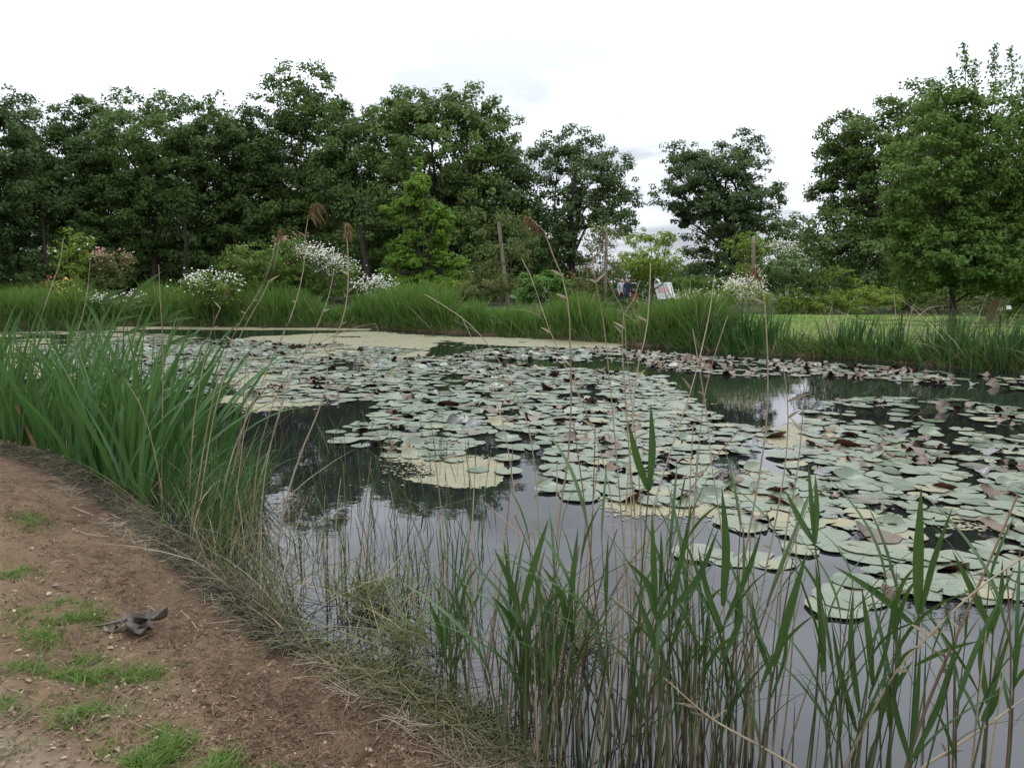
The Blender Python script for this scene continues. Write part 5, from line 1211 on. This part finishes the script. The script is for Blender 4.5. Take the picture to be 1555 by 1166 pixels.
# single fallen leaves
def fallen_me(seed):
    g = np.random.default_rng(seed)
    s = np.linspace(0, 1, 7)
    pth = np.stack([s - .5, .1 * np.sin(s * 3 + g.uniform(0, 3)), .12 * np.sin(s * np.pi) * g.uniform(-.4, 1.4)], -1)
    V, F = ribbons(pth, np.array([.04, .2, .3, .32, .26, .14, .02]), (0, 1, .2 * g.normal()), g.uniform(.1, .5))
    me = mesh_np('fallen_leaf', V, F); me.materials.append(M['fallen']); return me
fl_lib = [fallen_me(i) for i in range(5)]
FL = [(62, 1003, 'on the bare trodden soil below the grass strip'), (24, 930, 'by the upper grass tuft at the picture edge'), (28, 990, 'beside the middle grass strip'), (45, 1035, 'flat on the trodden path soil'), (36, 1052, 'next to a bare patch near the path'), (110, 1005, 'in the lower fringe of the grass strip'), (145, 936, 'in open soil above the dried leaf'), (186, 1035, 'alone on reddish soil'), (160, 1090, 'at the low end of the trodden path'), (110, 1108, 'by the lower grass patch, pale and broad'), (162, 1155, 'at the bottom beneath the grass patch'), (178, 1142, 'in the lower grass patch edge'), (18, 1078, 'pale one at the picture edge low down'), (356, 1060, 'pinkish one in the crumbly soil'), (296, 1052, 'grey curled one in brown soil'), (62, 843, 'small one on smooth soil'), (48, 835, 'small pale one on the upper soil'), (152, 890, 'white speck next to the upper tuft'), (75, 903, 'small one inside the upper tuft'), (430, 975, 'small white one near the straw'), (168, 985, 'on the soil above the dried leaf stalk'), (530, 1075, 'on crumbly soil below the straw'), (560, 1140, 'tan one low on the soil bank'), (190, 1075, 'narrow one beside thin grass'), (50, 898, 'brown one above the grass tuft')]
for i, (u, v, where) in enumerate(FL):
    o_ = bpy.data.objects.new('fallen_leaf', fl_lib[i % 5]); col.objects.link(o_)
    o_.location = on_ground(u, v, .008)
    sc = rng.uniform(.022, .04); o_.scale = (sc, sc, sc); o_.rotation_euler = (rng.normal() * .2, rng.normal() * .2, rng.uniform(0, 6.28))
    tag(o_, 'dry fallen leaf ' + where, 'leaf', 'fallen leaves on the soil')
# green-grey scraps
for (u, v, lb) in ((84, 892, 'blue-grey leaf scrap on the upper grass tuft'), (301, 887, 'round blue-grey leaf near the straw edge')):
    V, F = leafquads(np.zeros((1, 3)), np.array([[.1, -.2, 1.]]) / 1.03, .05, .035)
    tag(obj('leaf_scrap', mesh_np('leaf_scrap', V, F), M['padgrey'], None, on_ground(u, v, .015)), lb, 'leaf')
# big dried crumpled leaf with stalk
c = on_ground(200, 958, 0.0)
dl = empty('dried_leaf', c, 'large crumpled dark brown leaf with a long stalk on the soil', 'leaf')
def sheet(nu, nv, f):
    u = np.linspace(-1, 1, nu); v = np.linspace(-1, 1, nv)
    V = np.array([f(a, b_) for b_ in v for a in u]); i = np.arange(nu * nv).reshape(nv, nu)
    return V, np.stack([i[:-1, :-1], i[:-1, 1:], i[1:, 1:], i[1:, :-1]], -1).reshape(-1, 4)
def crumple(cx_, cy_, cz_, rx_, ry_, rz_, lift, curl, seed):
    g = np.random.default_rng(seed); p1, p2 = g.uniform(0, 6, 2)
    def f(a, b_):
        k = math.sqrt(max(0, 1 - .55 * abs(b_) ** 1.5)) * (1 + .14 * math.sin(b_ * 5 + p1) + .06 * math.sin(b_ * 11 + p2))
        x = a * rx_ * k; y = b_ * ry_; z = lift * (abs(a) ** 1.6) + .012 * math.sin(a * 4 + p1 + b_ * 3) + .010 * math.sin(b_ * 4 + p2 + a * 2) + curl * b_ * b_
        c2, s2 = math.cos(rz_), math.sin(rz_)
        return (cx_ + x * c2 - y * s2, cy_ + x * s2 + y * c2, cz_ + z)
    return sheet(10, 9, f)
for args in ((0.01, 0.02, .05, .055, .075, .5, .05, -.02, 1), (.07, .03, .045, .035, .07, -.9, .06, .02, 2), (.06, -.05, .025, .06, .035, .2, .03, .03, 3), (-.07, -.03, .02, .035, .02, .1, .03, .01, 4)):
    V, F = crumple(*args); V[:, 2] = .008 + V[:, 2] * .62; V[:, :2] *= 1.12
    o_ = obj('blade', mesh_np('blade', V, F), M['driedleaf'], dl)
V, F = tubes(smooth_path([(-.02, 0, .06), (-.10, -.01, .045), (-.22, -.03, .03)], 8), .0075 * np.linspace(1.1, .6, 8), 6)
obj('stalk', mesh_np('stalk', V, F), M['driedleaf'], dl)
V, F = tubes(smooth_path([(.0, .13, .07), (.05, .09, .085), (.10, .05, .08)], 6), .003, 5)
obj('straw', mesh_np('straw', V, F), M['straw'], dl)
# separate sticks
SG = 'dry sticks lying on the bank'
for pts, r, lb in [([(222, 1104), (255, 1118), (292, 1132)], .004, 'pale curved stick in the lower grass patch'), ([(115, 808), (140, 815), (166, 817)], .004, 'pale straight stick on the upper soil'), ([(192, 793), (205, 815), (214, 830)], .0045, 'short thick pale stick below the iris bed'), ([(275, 930), (290, 945), (302, 962)], .004, 'stick beside the round blue-grey leaf'), ([(573, 1128), (580, 1095), (605, 1080)], .004, 'kinked pale stick on the crumbly soil'), ([(595, 1095), (615, 1112), (640, 1125)], .0035, 'thin stick next to the kinked one'), ([(478, 1118), (500, 1117), (510, 1118)], .003, 'small pale stick on brown soil'), ([(550, 1078), (565, 1074), (580, 1070)], .0038, 'short white stick near the straw edge'), ([(405, 978), (460, 990), (520, 1008)], .004, 'long stick lying along the bank top'), ([(50, 745), (65, 757), (80, 765)], .0035, 'thin pale stick on the upper path'), ([(650, 1118), (665, 1135), (690, 1160)], .0045, 'pale stick low on the soil near the reeds'), ([(110, 772), (180, 800), (240, 825)], .004, 'long straight straw stick below the iris bed')]:
    W3 = [on_ground(u, v, .012) for u, v in pts]
    p0 = W3[0]
    V, F = tubes(smooth_path([w_ - p0 for w_ in W3], 9), r * np.linspace(1, .7, 9), 6)
    tag(obj('dry_stick', mesh_np('dry_stick', V, F), M['straw'], None, p0), lb, 'stick', SG)
# broad cut leaves on the shore
CG = 'cut green leaves dropped on the bank'
for pts, hw, lb in [([(572, 1045), (610, 1030), (690, 1022)], .018, 'bright yellow-green cut leaf by the water edge'), ([(450, 955), (490, 965), (528, 975)], .014, 'broad grey-green cut leaf on the straw'), ([(244, 800), (247, 790), (252, 782)], .014, 'small upright yellow-green leaf stub in the straw'), ([(0, 672), (20, 660), (35, 640)], .012, 'pale green cut leaf at the bed corner'), ([(0, 655), (18, 662), (36, 664)], .012, 'second pale cut leaf at the bed corner')]:
    W3 = [on_ground(u, v, .03 + .01 * i) for i, (u, v) in enumerate(pts)]
    p0 = W3[0]
    V, F = ribbons(smooth_path([w_ - p0 for w_ in W3], 9), hw * np.interp(np.linspace(0, 1, 9), [0, .2, .7, 1], [.6, 1, .8, .1]), (0.3, 1, .5), .25)
    tag(obj('cut_leaf', mesh_np('cut_leaf', V, F), M['tuft'], None, p0), lb, 'leaf', CG)
# floating weed clumps
for (u, v, n, lb) in ((565, 915, 260, 'brown-green tangle of floating weed in the open water'), (860, 965, 220, 'dark floating weed caught between the front reeds'), (620, 985, 200, 'weed mound at the soil edge under the first reeds')):
    w_ = W(u, v, .01)
    q = rng.normal(size=(n, 3)) * np.array([.10, .10, .03]); q[:, 2] = np.abs(q[:, 2])
    V, F = ribbons(*blade_set(q, rng.uniform(.05, .2, n), rng.normal(size=(n, 2)) * .9, .003, 5, .6))
    tag(obj('floating_weed', mesh_np('floating_weed', V, F, False), M['sedge'], None, w_), lb, 'weed', 'clumps of floating weed')

print('tris', sum(len(o_.data.polygons) * 2 for o_ in scene.objects if o_.type == 'MESH'))
